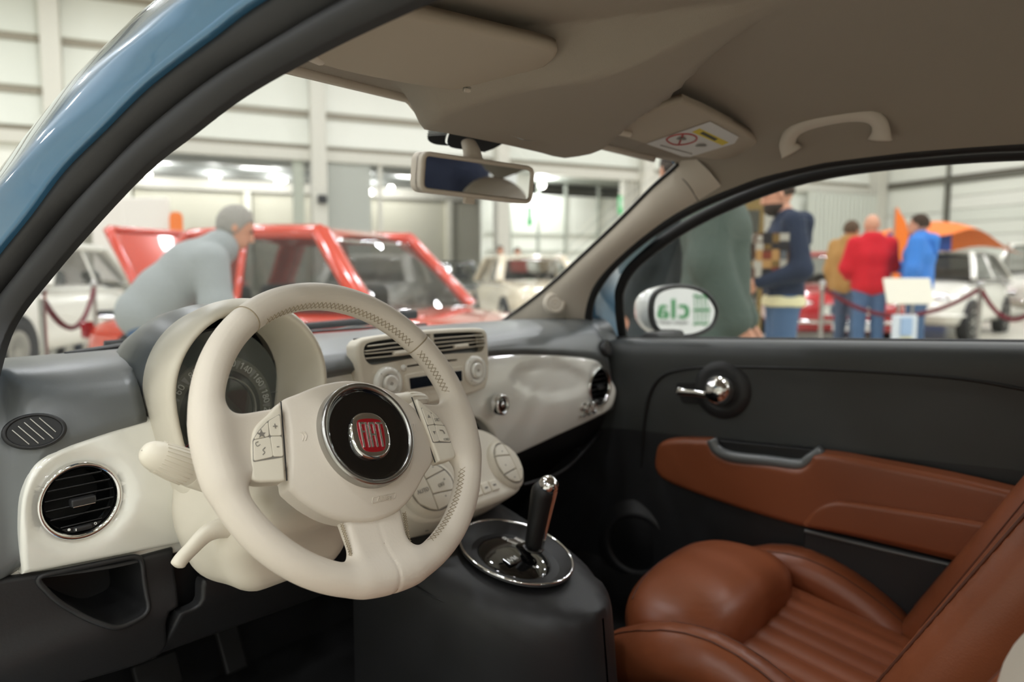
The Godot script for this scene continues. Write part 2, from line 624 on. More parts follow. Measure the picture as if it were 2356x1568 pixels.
func make_dashboard() -> void:
	var d := thing("dashboard", "dashboard with glossy ivory fascia under a dark grey soft top", "dashboard", Vector3(0, 0.62, -0.40))
	# soft dark top
	var rows := []
	for i in 97:
		var x := -0.70 + 1.40 * i / 96.0
		var yt := dash_top(x)
		var c := 0.957
		var pts := v3([x, yt - 0.03, -0.315, x, yt - 0.012, -0.297, x, yt, -0.2795, x, yt + 0.008, -0.2765, x, yt + 0.35 * (c - yt), -0.284, x, yt + 0.72 * (c - yt), -0.302, x, 0.9555, -0.345, x, 0.9620, -0.42, x, 0.958, -0.52, x, 0.946, -0.62, x, 0.92, -0.69])
		var bow := 0.05 * (1.0 - pow(x / 0.7, 2.0))
		var sec := resample3(curve3(pts, 6), 40)
		for k in sec.size():
			sec[k].z -= bow * smoothstep(-0.45, -0.69, sec[k].z)
			if absf(x + 0.37) < 0.100: sec[k].z = minf(sec[k].z, -0.335)
		rows.append(sec)
	part(d, "top_pad", MB.new().grid(rows), M.pad)
	# shallow tray line and defroster slot along the windscreen
	part(d, "defroster_slot", tube(curve3(v3([-0.4817,0.955,-0.5488,-0.3301,0.9568,-0.638,-0.2056,0.958,-0.702]), 8), [Vector2(.002,.004)] + [Vector2(.007,.0045)] + range(14).map(func(_i): return Vector2(.009,.0045)) + [Vector2(.002, .004)], 8), M.dark)
	part(d, "defroster_slot", tube(v3([-0.12, 0.9565, -0.615, 0.1, 0.9565, -0.615, 0.3, 0.956, -0.60]), Vector2(0.012, 0.003), 8), M.black)
	# fascia
	var left := curve2(v2([-0.626, 0.735, -0.6275, 0.765, -0.6265, 0.796, -0.621, 0.83, -0.607, 0.858, -0.58, 0.873, -0.526, 0.884, -0.48, 0.893]), 5, false)
	left.append_array(v2([-0.462, 0.895, -0.452, 0.86, -0.437, 0.82, -0.431, 0.797, -0.431, 0.765, -0.436, 0.715]))
	var outline := v2([-0.262, 0.915, -0.16, 0.922, 0.0, 0.924, 0.16, 0.921, 0.275, 0.914])
	outline.append_array(curve2(v2([0.36, 0.905, 0.43, 0.894, 0.53, 0.877, 0.575, 0.860, 0.603, 0.835, 0.622, 0.805, 0.6275, 0.785, 0.624, 0.762, 0.611, 0.746, 0.58, 0.737, 0.518, 0.727, 0.397, 0.712, 0.30, 0.699, 0.225, 0.690]), 5, false))
	outline.append_array(curve2(v2([0.195, 0.715, 0.172, 0.762, 0.125, 0.800, 0.06, 0.815, 0.0, 0.818, -0.06, 0.815, -0.125, 0.800, -0.172, 0.762, -0.195, 0.715]), 5, false))
	outline.append_array(v2([-0.27, 0.73, -0.29, 0.80]))
	var shape := func(p: Vector2, w: float) -> Vector3: return Vector3(p.x, p.y, fascia_z(p) + w)
	part(d, "fascia", plate(left, shape, 0.007, 0.03, 0.009, [ell2(Vector2(-0.563, 0.807), 0.0465, 0.0465, 44)], 4), M.gloss, 60)
	part(d, "fascia", plate(outline, shape, 0.007, 0.03, 0.011, [ell2(Vector2(0.563, 0.807), 0.0465, 0.0465, 44)], 4), M.gloss, 60)
	part(d, "fascia_sill", plate(curve2(v2([-0.628, 0.742, -0.53, 0.731, -0.437, 0.721, -0.437, 0.700, -0.53, 0.711, -0.622, 0.722]), 4), func(p: Vector2, w: float) -> Vector3: return Vector3(p.x, p.y, -0.292 + w), 0.006, 0.02, 0.012), M.gloss)
	air_vent(d, Vector3(-0.563, 0.807, -0.275), 0.0, true)
	air_vent(d, Vector3(0.563, 0.807, -0.275), 0.0, true)
	# demister outlets on both shoulders
	for s in [-1, 1]:
		var f := face(Vector3(0.604 * s, 0.897, -0.2805), Vector3(0.25 * s, 0.28, 0.93))
		var dm := Node3D.new(); dm.name = "demister_outlet"; dm.transform = where(d).affine_inverse() * f; d.add_child(dm, true)
		var rim := []
		for i in 40:
			var a := TAU * i / 40
			var row := PackedVector3Array()
			for q in v2([0.83, -0.006, 0.84, 0.0016, 0.88, 0.0030, 0.95, 0.0024, 1.0, 0.0, 1.0, -0.006]):
				row.append(Vector3(cos(a) * 0.0315 * q.x, sin(a) * 0.0205 * q.x, q.y))
			rim.append(row)
		own(dm, "rim", MB.new().grid(rim, false, true), M.dark)
		own(dm, "mouth", plate(ell2(Vector2.ZERO, 0.0268, 0.0174), flat(Transform3D(Basis(), Vector3(0, 0, 0.0004))), 0.0005, 0.004, 0.01), M.black)
		for k in 5:
			var c0 := -0.018 + 0.0088 * k
			var path := PackedVector3Array()
			for j in 9:
				var q := Vector2(c0 - 0.012 + 0.024 * j / 8.0, 0.0145 - 0.029 * j / 8.0)
				if pow(q.x / 0.0246, 2) + pow(q.y / 0.0158, 2) < 1.0: path.append(Vector3(q.x, q.y, 0.0016))
			if path.size() > 2: own(dm, "vane", tube(path, 0.00065, 6), M.silver)
	# instrument hood
	make_binnacle(d)
	make_centre(d)
	make_climate(d)
	# lower dark part with the open pocket
	var low := curve2(v2([-0.70, 0.735, -0.64, 0.734, -0.53, 0.716, -0.452, 0.712]), 4, false)
	low.append_array(v2([-0.450, 0.66, -0.452, 0.634]))
	low.append_array(curve2(v2([-0.464, 0.630, -0.468, 0.615, -0.472, 0.57, -0.56, 0.575, -0.70, 0.60]), 3, false))
	var mouth := round2(v2([-0.614, 0.727, -0.494, 0.7165, -0.490, 0.640, -0.530, 0.634, -0.562, 0.658, -0.592, 0.690]), 0.014)
	part(d, "lower_panel", plate(low, func(p: Vector2, w: float) -> Vector3: return Vector3(p.x, p.y, -0.283 - 0.25 * maxf(0.0, 0.64 - p.y) + 0.012 * smoothstep(0.68, 0.62, p.y) + w), 0.006, 0.03, 0.012, [mouth]), M.dark, 60)
	var lip := PackedVector3Array()
	for p in dense2(mouth, 0.008): lip.append(Vector3(p.x, p.y, -0.2825 + 0.012 * smoothstep(0.68, 0.62, p.y)))
	part(d, "pocket_rim", tube(lip, 0.0035, 8, true), M.dark)
	var inner := []
	for w in [0.0, -0.06, -0.085, -0.09]:
		var row := PackedVector3Array()
		for p in dense2(mouth, 0.01): row.append(Vector3(lerpf(p.x, -0.55, -w * 1.6), lerpf(p.y, 0.68, -w * 2.0), -0.285 + w))
		inner.append(row)
	inner.append(PackedVector3Array())
	for i in inner[0].size(): inner[4].append(Vector3(-0.55, 0.68, -0.375))
	part(d, "pocket", MB.new().grid(inner, true), M.dark, 50)
	# knee panel under the column
	var kp := curve2(v2([-0.455, 0.628, -0.43, 0.632, -0.425, 0.662, -0.41, 0.664, -0.36, 0.662, -0.26, 0.655, -0.17, 0.65]), 4, false)
	kp.append_array(v2([-0.17, 0.55, -0.30, 0.555, -0.47, 0.565]))
	part(d, "knee_panel", plate(kp, func(p: Vector2, w: float) -> Vector3: return Vector3(p.x, p.y, -0.262 - 0.55 * maxf(0.0, 0.635 - p.y) + w), 0.006, 0.02, 0.015), M.dark, 60)
	part(d, "column_recess", rbox(Vector3(0.30, 0.22, 0.02), 0.004, Vector3(-0.33, 0.72, -0.315)), M.black, 60)
	# under-tray on the far side and bulkhead
	var ut := []
	for i in 17:
		var x := 0.16 + 0.50 * i / 16.0
		ut.append(resample3(curve3(v3([x, 0.70 + 0.03 * (x - 0.16) / 0.5, -0.30, x, 0.665, -0.33, x, 0.60, -0.42, x, 0.50, -0.52, x, 0.36, -0.62]), 4), 18))
	part(d, "glovebox_tray", MB.new().grid(ut), M.dark)
	part(d, "tray_edge", tube(curve3(v3([0.2851,0.6293,-0.2821,0.4177,0.6291,-0.282,0.5464,0.6573,-0.2984,0.683,0.7016,-0.3242]), 6), 0.004, 8), M.dark)
	# the number badge on the far end of the fascia
	var b := Node3D.new(); b.name = "badge"
	b.transform = where(d).affine_inverse() * Transform3D(Basis(), Vector3(0.507, 0.763, -0.2655)); d.add_child(b, true)
	var digits := [[-0.024, 0], [-0.002, 1], [0.020, 1]]
	for q in digits:
		if q[1] == 1:
			var e := PackedVector3Array()
			for i in 24: e.append(Vector3(q[0] + cos(TAU * i / 24) * 0.0085, sin(TAU * i / 24) * 0.0125, 0.0))
			own(b, "digit", tube(e, 0.003, 8, true), M.chrome)
		else:
			own(b, "digit", tube(curve3(v3([0.008, 0.0135, 0, -0.006, 0.0135, 0, -0.0065, 0.002, 0, 0.002, 0.003, 0, 0.007, -0.004, 0, 0.001, -0.0125, 0, -0.008, -0.010, 0]), 6), 0.003, 8).moved(Transform3D(Basis(), Vector3(q[0], 0, 0))), M.chrome)

func arch(rad: float, z: float, n := 40, leg := 0.14) -> PackedVector3Array:
	var c := Vector2(-0.370, 0.925)
	var o := PackedVector3Array()
	for i in 9: o.append(Vector3(c.x - rad + 0.030 * pow((8.0 - i) / 8.0, 1.5), c.y - leg * (8.0 - i) / 8.0, z))
	for i in range(1, n):
		var a := PI - PI * i / n
		o.append(Vector3(c.x + cos(a) * rad, c.y + sin(a) * rad, z))
	for i in 9: o.append(Vector3(c.x + rad - 0.030 * pow(i / 8.0, 1.5), c.y - leg * i / 8.0, z))
	return o

func make_binnacle(d: Node3D) -> void:
	var rows := []
	for q in curve2(v2([0.098, -0.335, 0.108, -0.29, 0.1165, -0.255, 0.1185, -0.230, 0.1155, -0.213, 0.1095, -0.2065, 0.1040, -0.2105, 0.0995, -0.230, 0.094, -0.262, 0.0885, -0.300]), 4, false):
		rows.append(arch(q.x, q.y))
	part(d, "instrument_hood", MB.new().grid(rows), M.ivory)
	# dark hump that carries the hood back into the soft top
	rows = []
	for q in v2([0.106, -0.295, 0.108, -0.34, 0.100, -0.40, 0.082, -0.47, 0.05, -0.53, 0.02, -0.57]):
		var r := arch(q.x, q.y, 40, 0.05)
		for k in r.size(): r[k].y = maxf(r[k].y - (0.108 - q.x) * 0.25, 0.90)
		rows.append(r)
	part(d, "hood_hump", MB.new().grid(rows), M.pad)
	var g := thing("instrument_cluster", "round instrument dial with a ring of numerals inside the ivory hood", "gauge", Vector3(-0.370, 0.910, -0.302))
	own(g, "dial_plate", lathe(v2([0.0005, 0.0, 0.0905, 0.0, 0.0905, -0.005]), Transform3D(), 48), M.black, 50)
	own(g, "dial_skirt", box(Vector3(0.18, 0.11, 0.004), Vector3(0, -0.055, -0.003)), M.black, 50)
	own(g, "speed_ring", lathe(v2([0.060, 0.001, 0.060, 0.003, 0.079, 0.003, 0.080, 0.001]), Transform3D(Basis(), Vector3(0.0, -0.028, 0)), 48), mat(rgb(96, 93, 84), 0.6), 40)
	own(g, "inner_ring", lathe(v2([0.0475, 0.002, 0.048, 0.008, 0.0495, 0.0095, 0.051, 0.008, 0.052, 0.002]), Transform3D(Basis(), Vector3(0.0, -0.028, 0)), 48), M.satin)
	own(g, "rev_dial", lathe(v2([0.0005, 0.005, 0.0475, 0.004]), Transform3D(Basis(), Vector3(0.0, -0.028, 0)), 40), M.gloss_black)
	for k in 12:
		var a := deg_to_rad(214.0 - k * 22.5)
		var c := Vector3(cos(a) * 0.0695, sin(a) * 0.0695 - 0.028, 0.0035)
		var turn := Basis(Vector3.BACK, a - PI / 2)
		put(g, "numeral", words(str(k * 20), 0.0125, 0.0008), M.white_print, Transform3D(turn, c))
		var a2 := a - deg_to_rad(11.2)
		own(g, "tick", plate(v2([-0.0035, 0.006, 0.0035, 0.006, 0.0012, -0.006, -0.0012, -0.006]), flat(Transform3D(Basis(Vector3.BACK, a2 - PI / 2), Vector3(cos(a2) * 0.0695, sin(a2) * 0.0695 - 0.028, 0.0036))), 0.0002, 0.0006, 0.01), M.grey_print, 40)
	own(g, "needle", rbox(Vector3(0.0022, 0.03, 0.0015), 0.0005).moved(Transform3D(Basis(Vector3.BACK, deg_to_rad(128)), Vector3(-0.047, -0.062, 0.0062))), M.red_enamel)
	own(g, "cover_glass", lathe(v2([0.0005, 0.0135, 0.05, 0.0115, 0.0885, 0.006]), Transform3D(), 48), glass(0.12))

func make_centre(d: Node3D) -> void:
	var c := thing("radio_panel", "ivory radio and air vent panel in the middle of the dashboard", "radio", Vector3(0.002, 0.912, -0.2655), "", Basis(Vector3.RIGHT, -0.10))
	var o := curve2(v2([-0.157, 0.038, -0.154, 0.052, -0.136, 0.0605, -0.07, 0.064, 0.0, 0.0655, 0.07, 0.064, 0.136, 0.0605, 0.154, 0.052, 0.157, 0.038, 0.156, 0.01, 0.152, -0.025, 0.142, -0.048, 0.12, -0.058, 0.0, -0.064, -0.12, -0.058, -0.142, -0.048, -0.152, -0.025, -0.156, 0.01]), 4)
	var vents := []
	for s in [-1.0, 1.0]:
		vents.append(curve2(v2([s * 0.145, 0.033, s * 0.142, 0.048, s * 0.125, 0.0535, s * 0.06, 0.0565, s * 0.008, 0.0575, s * 0.004, 0.053, s * 0.004, 0.024, s * 0.008, 0.0195, s * 0.06, 0.0185, s * 0.120, 0.0155, s * 0.138, 0.019]), 4))
	var slots := [round2(v2([-0.062, 0.0045, -0.010, 0.0055, -0.010, 0.009, -0.062, 0.008]), 0.0015), round2(v2([0.020, 0.0055, 0.060, 0.0048, 0.060, 0.0083, 0.020, 0.009]), 0.0015)]
	var dome := func(p: Vector2, w: float) -> Vector3: return Vector3(p.x, p.y, 0.010 * (1.0 - pow(p.x / 0.16, 2.0)) + w)
	own(c, "face_plate", plate(o, dome, 0.006, 0.028, 0.010, vents + slots, 3), M.ivory, 50)
	own(c, "duct_back", rbox(Vector3(0.29, 0.05, 0.004), 0.001, Vector3(0, 0.036, -0.022)), M.black, 50)
	own(c, "slot_back", rbox(Vector3(0.14, 0.012, 0.004), 0.001, Vector3(0, 0.007, -0.012)), M.black, 50)
	for s in [-1.0, 1.0]:
		for k in 4:
			var y := 0.0265 + 0.0074 * k
			var path := PackedVector3Array()
			for i in 9:
				var x := lerpf(0.006, 0.1425 if k < 3 else 0.136, i / 8.0)
				path.append(Vector3(s * x, y - 0.0025 * pow(x / 0.15, 2.0) * (1.0 if k > 1 else -0.4), 0.006 * (1.0 - pow(x / 0.16, 2.0))))
			own(c, "vane", tube(path, Vector2(0.0013, 0.0055), 8, false, true, Vector3.BACK), M.ivory)
		own(c, "vane_tab", rbox(Vector3(0.036, 0.0085, 0.010), 0.0035, Vector3(s * 0.072, 0.0300, 0.0085)), M.ivory, 60)
	# round control knobs with a ring of keys
	for s in [-1.0, 1.0]:
		var k := Node3D.new(); k.name = "control_knob"
		k.transform = Transform3D(Basis(), Vector3(s * 0.105, -0.018, 0.006)); c.add_child(k, true)
		own(k, "key_ring", lathe(v2([0.0155, 0.003, 0.017, 0.0075, 0.0225, 0.0085, 0.027, 0.0062, 0.0285, 0.001, 0.0285, -0.002]), Transform3D(), 40), M.gloss)
		own(k, "knob", lathe(v2([0.0004, 0.0105, 0.006, 0.0108, 0.0115, 0.0118, 0.0135, 0.0112, 0.0145, 0.009, 0.0148, 0.003]), Transform3D(), 36), M.gloss)
		for a in 4:
			var g := rbox(Vector3(0.0095, 0.0007, 0.0006), 0.0002, Vector3(0.0225, 0, 0.0078)).moved(Transform3D(Basis(Vector3.BACK, PI / 4 + PI / 2 * a), Vector3.ZERO))
			own(k, "key_gap", g, M.mark)
		own(k, "power_mark", lathe(v2([0.0018, 0.0106, 0.0018, 0.0113, 0.0024, 0.0113, 0.0024, 0.0106]), Transform3D(), 16), M.mark)
	own(c, "display_frame", plate(round2(v2([-0.068, -0.0365, 0.070, -0.0365, 0.072, -0.0065, -0.070, -0.0065]), 0.006), flat(Transform3D(Basis(), Vector3(0, 0, 0.0125))), 0.0012, 0.006, 0.01), M.ivory, 50)
	own(c, "display", plate(round2(v2([-0.062, -0.033, 0.064, -0.033, 0.065, -0.0135, -0.063, -0.0135]), 0.002), flat(Transform3D(Basis(), Vector3(0, 0, 0.0131))), 0.0004, 0.002, 0.02), M.display, 50)
	own(c, "eject_key", ball(Vector3(-0.071, 0.005, 0.0095), Vector3(0.0055, 0.0055, 0.003)), M.gloss)
	for i in 6:
		own(c, "preset_key", rbox(Vector3(0.0175, 0.0065, 0.004), 0.0018, Vector3(-0.049 + 0.0197 * i, -0.0445, 0.0085)), M.ivory, 60)
	# start button of the fascia
	var p := Node3D.new(); p.name = "start_button"; p.transform = Transform3D(Basis(), Vector3(0.1695, -0.091, 0.0105)); c.add_child(p, true)
	own(p, "ring", lathe(v2([0.0125, 0.0, 0.0135, 0.005, 0.016, 0.0062, 0.0185, 0.004, 0.0195, -0.002, 0.0195, -0.01]), Transform3D(Basis.from_scale(Vector3(0.95, 1.1, 1)), Vector3.ZERO), 36), M.chrome)
	own(p, "cap", lathe(v2([0.0004, 0.004, 0.008, 0.0036, 0.0132, 0.002]), Transform3D(Basis.from_scale(Vector3(0.95, 1.1, 1)), Vector3.ZERO), 30), M.gloss_black)
	own(p, "centre_mark", ball(Vector3(0, 0, 0.004), Vector3(0.0048, 0.0058, 0.0018)), M.chrome)

func key_dial(c: Node3D, at: Transform3D, marks: Array) -> void:
	var k := Node3D.new(); k.name = "key_dial"; k.transform = at; c.add_child(k, true)
	own(k, "collar", lathe(v2([0.040, 0.006, 0.043, 0.0035, 0.047, 0.0, 0.049, -0.008]), Transform3D(), 44), M.ivory)
	var cuts := [[v2([-0.0375, -0.004, -0.034, 0.018, -0.020, 0.032, -0.009, 0.0375, -0.009, 0.0, -0.009, -0.0375, -0.020, -0.032, -0.034, -0.018])], [v2([-0.0075, 0.0378, 0.010, 0.0365, 0.024, 0.029, 0.0315, 0.020, -0.0075, 0.0145])], [v2([-0.0075, 0.013, 0.0325, 0.0185, 0.0375, 0.004, 0.0375, -0.004, 0.0335, -0.0160, -0.0075, -0.0115])], [v2([-0.0075, -0.013, 0.0325, -0.0175, 0.022, -0.031, 0.010, -0.0365, -0.0075, -0.0378])]]
	for q in cuts:
		own(k, "key", plate(q[0], func(p: Vector2, w: float) -> Vector3: return Vector3(p.x, p.y, 0.012 - 0.004 * p.length_squared() / 0.0014 + w), 0.0012, 0.008, 0.007), M.ivory, 60)
	own(k, "key_base", lathe(v2([0.0004, 0.0045, 0.041, 0.0035]), Transform3D(), 36), M.mark)
	for m in marks:
		put(k, "key_mark", words(m[0], m[3], 0.0006), M.mark, Transform3D(Basis(), Vector3(m[1], m[2], 0.0122)))
	for m in [Vector2(-0.020, 0.018), Vector2(0.012, 0.029), Vector2(0.022, 0.004), Vector2(0.012, -0.022)]:
		own(k, "key_lamp", ball(Vector3(m.x, m.y, 0.0118), Vector3(0.0013, 0.0013, 0.0006), 8), M.mark)

func make_climate(d: Node3D) -> void:
	var c := thing("climate_panel", "ivory heater control panel with two round key dials under the fascia", "control panel", Vector3(0.0, 0.730, -0.172), "", Basis(Vector3.RIGHT, -deg_to_rad(35)))
	var o := curve2(v2([-0.146, 0.0, -0.142, 0.03, -0.122, 0.054, -0.09, 0.072, -0.045, 0.084, 0.0, 0.087, 0.045, 0.084, 0.09, 0.072, 0.122, 0.054, 0.142, 0.03, 0.146, 0.0, 0.138, -0.027, 0.115, -0.047, 0.07, -0.056, 0.0, -0.058, -0.07, -0.056, -0.115, -0.047, -0.138, -0.027]), 4)
	own(c, "body", plate(o, func(p: Vector2, w: float) -> Vector3: return Vector3(p.x, p.y, 0.014 - 0.030 * pow(absf(p.x) / 0.146, 2.4) + w), 0.012, 0.085, 0.012, [], 5), M.ivory, 60)
	key_dial(c, Transform3D(Basis(Vector3.UP, -0.20), Vector3(-0.093, 0.0, 0.006)), [["AUTO", -0.022, -0.002, 0.0085], ["OFF", 0.013, -0.003, 0.0075]])
	key_dial(c, Transform3D(Basis(Vector3.UP, 0.20) * Basis(Vector3.BACK, PI), Vector3(0.093, 0.0, 0.006)), [])
	var k := Node3D.new(); k.name = "temperature_knob"; k.transform = Transform3D(Basis(), Vector3(0.0, 0.040, 0.014)); c.add_child(k, true)
	own(k, "bezel", lathe(v2([0.022, 0.0, 0.024, 0.005, 0.029, 0.005, 0.032, -0.002]), Transform3D(), 36), M.ivory)
	own(k, "display", lathe(v2([0.0004, 0.002, 0.022, 0.0015]), Transform3D(), 30), M.display)
	own(k, "key", rbox(Vector3(0.040, 0.013, 0.006), 0.003, Vector3(0, -0.018, 0.004)), M.ivory, 60)
	own(k, "key", rbox(Vector3(0.040, 0.013, 0.006), 0.003, Vector3(0, 0.018, 0.004)), M.ivory, 60)
	for i in 4:
		own(c, "switch_key", rbox(Vector3(0.0195, 0.020, 0.008), 0.003, Vector3(-0.0315 + 0.021 * i, -0.030, 0.013)), M.ivory, 60)
		own(c, "switch_mark", rbox(Vector3(0.007, 0.003, 0.0008), 0.0003, Vector3(-0.0315 + 0.021 * i, -0.030, 0.0172)), M.mark, 60)

func make_wheel() -> void:
	var rho := deg_to_rad(-6.5)
	var tl := deg_to_rad(28.0)
	var e1 := Vector3.RIGHT
	var e2 := Vector3(0, cos(tl), -sin(tl))
	var n := Vector3(0, sin(tl), cos(tl))
	var b := Basis(e1 * cos(rho) + e2 * sin(rho), e2 * cos(rho) - e1 * sin(rho), n)
	var w := thing("steering_wheel", "ivory leather steering wheel with a round black and chrome centre badge", "steering wheel", Vector3(-0.37, 0.90, 0.0), "", b)
	# rim and spokes in one leather skin
	var seams := [deg_to_rad(128.5), deg_to_rad(40.5), deg_to_rad(-89.5)]
	var f := func(p: Vector3) -> float:
		var rad := Vector2(p.x, p.y).length()
		var dx := rad - 0.1685
		var r := 0.0165
		var ang := atan2(p.y, p.x)
		for s in seams:
			var q := absf(angle_difference(ang, s)) * 0.1685
			if q < 0.0026: r -= 0.0010 * (1.0 - q / 0.0026)
		var t := Vector2(dx, p.z * 0.95).length() - r
		var ax := absf(p.x)
		var sp := sd_box(Vector3(ax - 0.125, p.y + 0.013 - (0.155 - ax) * 0.12, p.z + 0.004), Vector3(0.040, 0.034, 0.0105), 0.009)
		t = smin(t, sp, 0.026)
		var gr := 0.0
		if p.z > 0.0 and absf(p.x - 0.0015) < 0.0022 and p.y < -0.10: gr = 0.0009 * (1.0 - absf(p.x - 0.0015) / 0.0022)
		var bs := sd_box(Vector3(p.x, p.y + 0.128, p.z + 0.002 + 0.006 * (p.y + 0.17) / 0.06), Vector3(0.037 + 0.10 * maxf(0.0, p.y + 0.13), 0.042, 0.0105), 0.009)
		t = smin(t, bs, 0.024)
		return t + gr
	own(w, "rim", soft(f, Vector3(-0.19, -0.19, -0.022), Vector3(0.19, 0.19, 0.022), 0.0024), M.ivory_leather)
	for s in seams:
		var loop_ := PackedVector3Array()
		for i in 30:
			var ph := TAU * i / 30
			var rr := 0.1685 + cos(ph) * 0.0159
			if s < 0.0 and cos(ph) < -0.2: rr = 0.1685 + 0.2 * -0.0159
			loop_.append(Vector3(cos(s) * rr, sin(s) * rr, sin(ph) * 0.0167))
		own(w, "leather_seam", tube(loop_, 0.0009, 6, true), M.thread)
	var down := PackedVector3Array()
	for i in 12:
		var y := lerpf(-0.106, -0.175, i / 11.0)
		var z := 0.03
		while z > -0.02 and f.call(Vector3(0.0015, y, z)) > 0.0: z -= 0.0004
		down.append(Vector3(0.0015, y, z - 0.0002))
	own(w, "leather_seam", tube(down, 0.0008, 6), M.thread)
	# cross stitching along the inner side of the rim
	for span in [[44.0, 124.0], [10.0, 38.0], [-66.0, -24.0]]:
		var st := MB.new()
		var steps := int((span[1] - span[0]) / 2.1)
		for i in steps:
			var a0 := deg_to_rad(lerpf(span[0], span[1], float(i) / steps))
			var a1 := deg_to_rad(lerpf(span[0], span[1], float(i + 1) / steps))
			for s in [-1.0, 1.0]:
				var q := PackedVector3Array()
				for j in 4:
					var a := lerpf(a0, a1, j / 3.0)
					var ph: float = PI - 0.40 + s * lerpf(-0.26, 0.26, j / 3.0)
					var rr := 0.1685 + cos(ph) * 0.0168
					q.append(Vector3(cos(a) * rr, sin(a) * rr, sin(ph) * 0.0177))
				st.join(tube(q, 0.0004, 5))
		var so := own(w, "stitching", st, M.thread)
		so.set_meta("kind", "stuff")
	for s in [-1.0, 1.0]:
		var st := MB.new()
		for i in 15:
			var y0 := -0.103 - 0.0027 * i
			var x0: float = s * (0.0395 + 0.10 * maxf(0.0, y0 + 0.13) + 0.12 * maxf(0.0, -y0 - 0.132))
			for k in [-1.0, 1.0]:
				st.join(tube(v3([x0 - 0.0006 * s, y0, 0.003 * k - 0.001, x0, y0 - 0.0014, -0.001, x0 - 0.0006 * s, y0 - 0.0027, -0.003 * k - 0.001]), 0.0005, 5))
		own(w, "stitching", st, M.thread).set_meta("kind", "stuff")
	# padded airbag cover
	var o := curve2(v2([-0.0835, 0.036, -0.063, 0.0435, -0.0335, 0.0525, 0.0, 0.0568, 0.0285, 0.0540, 0.0547, 0.0455, 0.0735, 0.0345, 0.0905, 0.0205, 0.1025, 0.001, 0.1065, -0.02, 0.1055, -0.041, 0.0935, -0.0545, 0.0765, -0.067, 0.0575, -0.0845, 0.0325, -0.1005, 0.0, -0.1075, -0.03, -0.1045, -0.0575, -0.0945, -0.0775, -0.0805, -0.0915, -0.0660, -0.0965, -0.0560, -0.0930, -0.0330, -0.0885, -0.004, -0.0850, 0.022]), 4)
	var dome := func(p: Vector2, h: float) -> Vector3:
		var q := Vector2(p.x / 0.108, (p.y + 0.022) / 0.088).length_squared()
		return Vector3(p.x, p.y, 0.004 + 0.021 * (1.0 - minf(q, 1.25)) + h)
	own(w, "airbag_cover", plate(o, dome, 0.005, 0.022, 0.007, [], 4), M.ivory_leather)
	own(w, "hub", lathe(v2([0.078, -0.004, 0.076, -0.02, 0.070, -0.045, 0.066, -0.075]), Transform3D(Basis(), Vector3(0, -0.02, 0)), 40), M.ivory_trim)
	# key pods on both side spokes
	for s in [-1.0, 1.0]:
		var po := curve2(v2([s * 0.0915, 0.0285, s * 0.107, 0.0185, s * 0.124, 0.0045, s * 0.1315, -0.0164, s * 0.1355, -0.0415, s * 0.131, -0.0495, s * 0.116, -0.0520, s * 0.1035, -0.0525, s * 0.1015, -0.045, s * 0.0970, -0.010]), 4)
		var pod := Node3D.new(); pod.name = "key_pod"; w.add_child(pod, true)
		own(pod, "pod_shell", plate(po, func(p: Vector2, h: float) -> Vector3: return Vector3(p.x, p.y, 0.0115 - 0.10 * maxf(0.0, absf(p.x) - 0.10) + h), 0.003, 0.016, 0.006), M.ivory, 60)
		own(pod, "slot", tube(curve3(v3([s * 0.0885, 0.0330, 0.0075, s * 0.0935, -0.008, 0.0075, s * 0.0990, -0.052, 0.0070]), 4), 0.0007, 6), M.black)
		var keys := [v2([s * 0.0960, 0.0165, s * 0.1085, 0.0105, s * 0.1095, -0.0045, s * 0.0985, -0.0055]), v2([s * 0.1100, 0.0095, s * 0.1195, 0.0012, s * 0.1265, -0.0065, s * 0.1115, -0.0048]), v2([s * 0.0985, -0.0070, s * 0.1095, -0.0060, s * 0.1105, -0.0265, s * 0.1010, -0.0275]), v2([s * 0.1110, -0.0063, s * 0.1272, -0.0080, s * 0.1305, -0.0285, s * 0.1115, -0.0265])]
		own(pod, "key_gap", plate(round2(v2([s * 0.0950, 0.0178, s * 0.1095, 0.0112, s * 0.1205, 0.0020, s * 0.1280, -0.0070, s * 0.1318, -0.0298, s * 0.1002, -0.0287]), 0.002), func(p: Vector2, h: float) -> Vector3: return Vector3(p.x, p.y, 0.0118 - 0.10 * maxf(0.0, absf(p.x) - 0.10) + h), 0.0002, 0.003, 0.006), M.mark, 50)
		for q in keys:
			own(pod, "key", plate(inset2(round2(q, 0.0018, 3), -0.00045), func(p: Vector2, h: float) -> Vector3: return Vector3(p.x, p.y, 0.0126 - 0.10 * maxf(0.0, absf(p.x) - 0.10) + h), 0.0006, 0.003, 0.006), M.ivory, 60)
		if s < 0:
			put(pod, "key_mark", words("+", 0.011, 0.0005), M.mark, Transform3D(Basis(), Vector3(-0.1035, 0.0045, 0.0127)))
			put(pod, "key_mark", words("-", 0.011, 0.0005), M.mark, Transform3D(Basis(), Vector3(-0.1045, -0.0165, 0.0125)))
			own(pod, "key_mark", plate(v2([-0.1235, -0.0008, -0.120, -0.0008, -0.1185, 0.003, -0.1173, -0.0008, -0.114, -0.0012, -0.1165, -0.0032, -0.1158, -0.0062, -0.1188, -0.0042, -0.122, -0.006, -0.1208, -0.0032]), flat(Transform3D(Basis(), Vector3(0.0, 0.0, 0.0113))), 0.0001, 0.0008, 0.004), M.mark)
			own(pod, "key_mark", tube(curve3(v3([-0.1235, -0.010, 0.0106, -0.1265, -0.011, 0.0103, -0.1255, -0.0145, 0.0103, -0.122, -0.013, 0.0106]), 4), 0.0004, 5), M.mark)
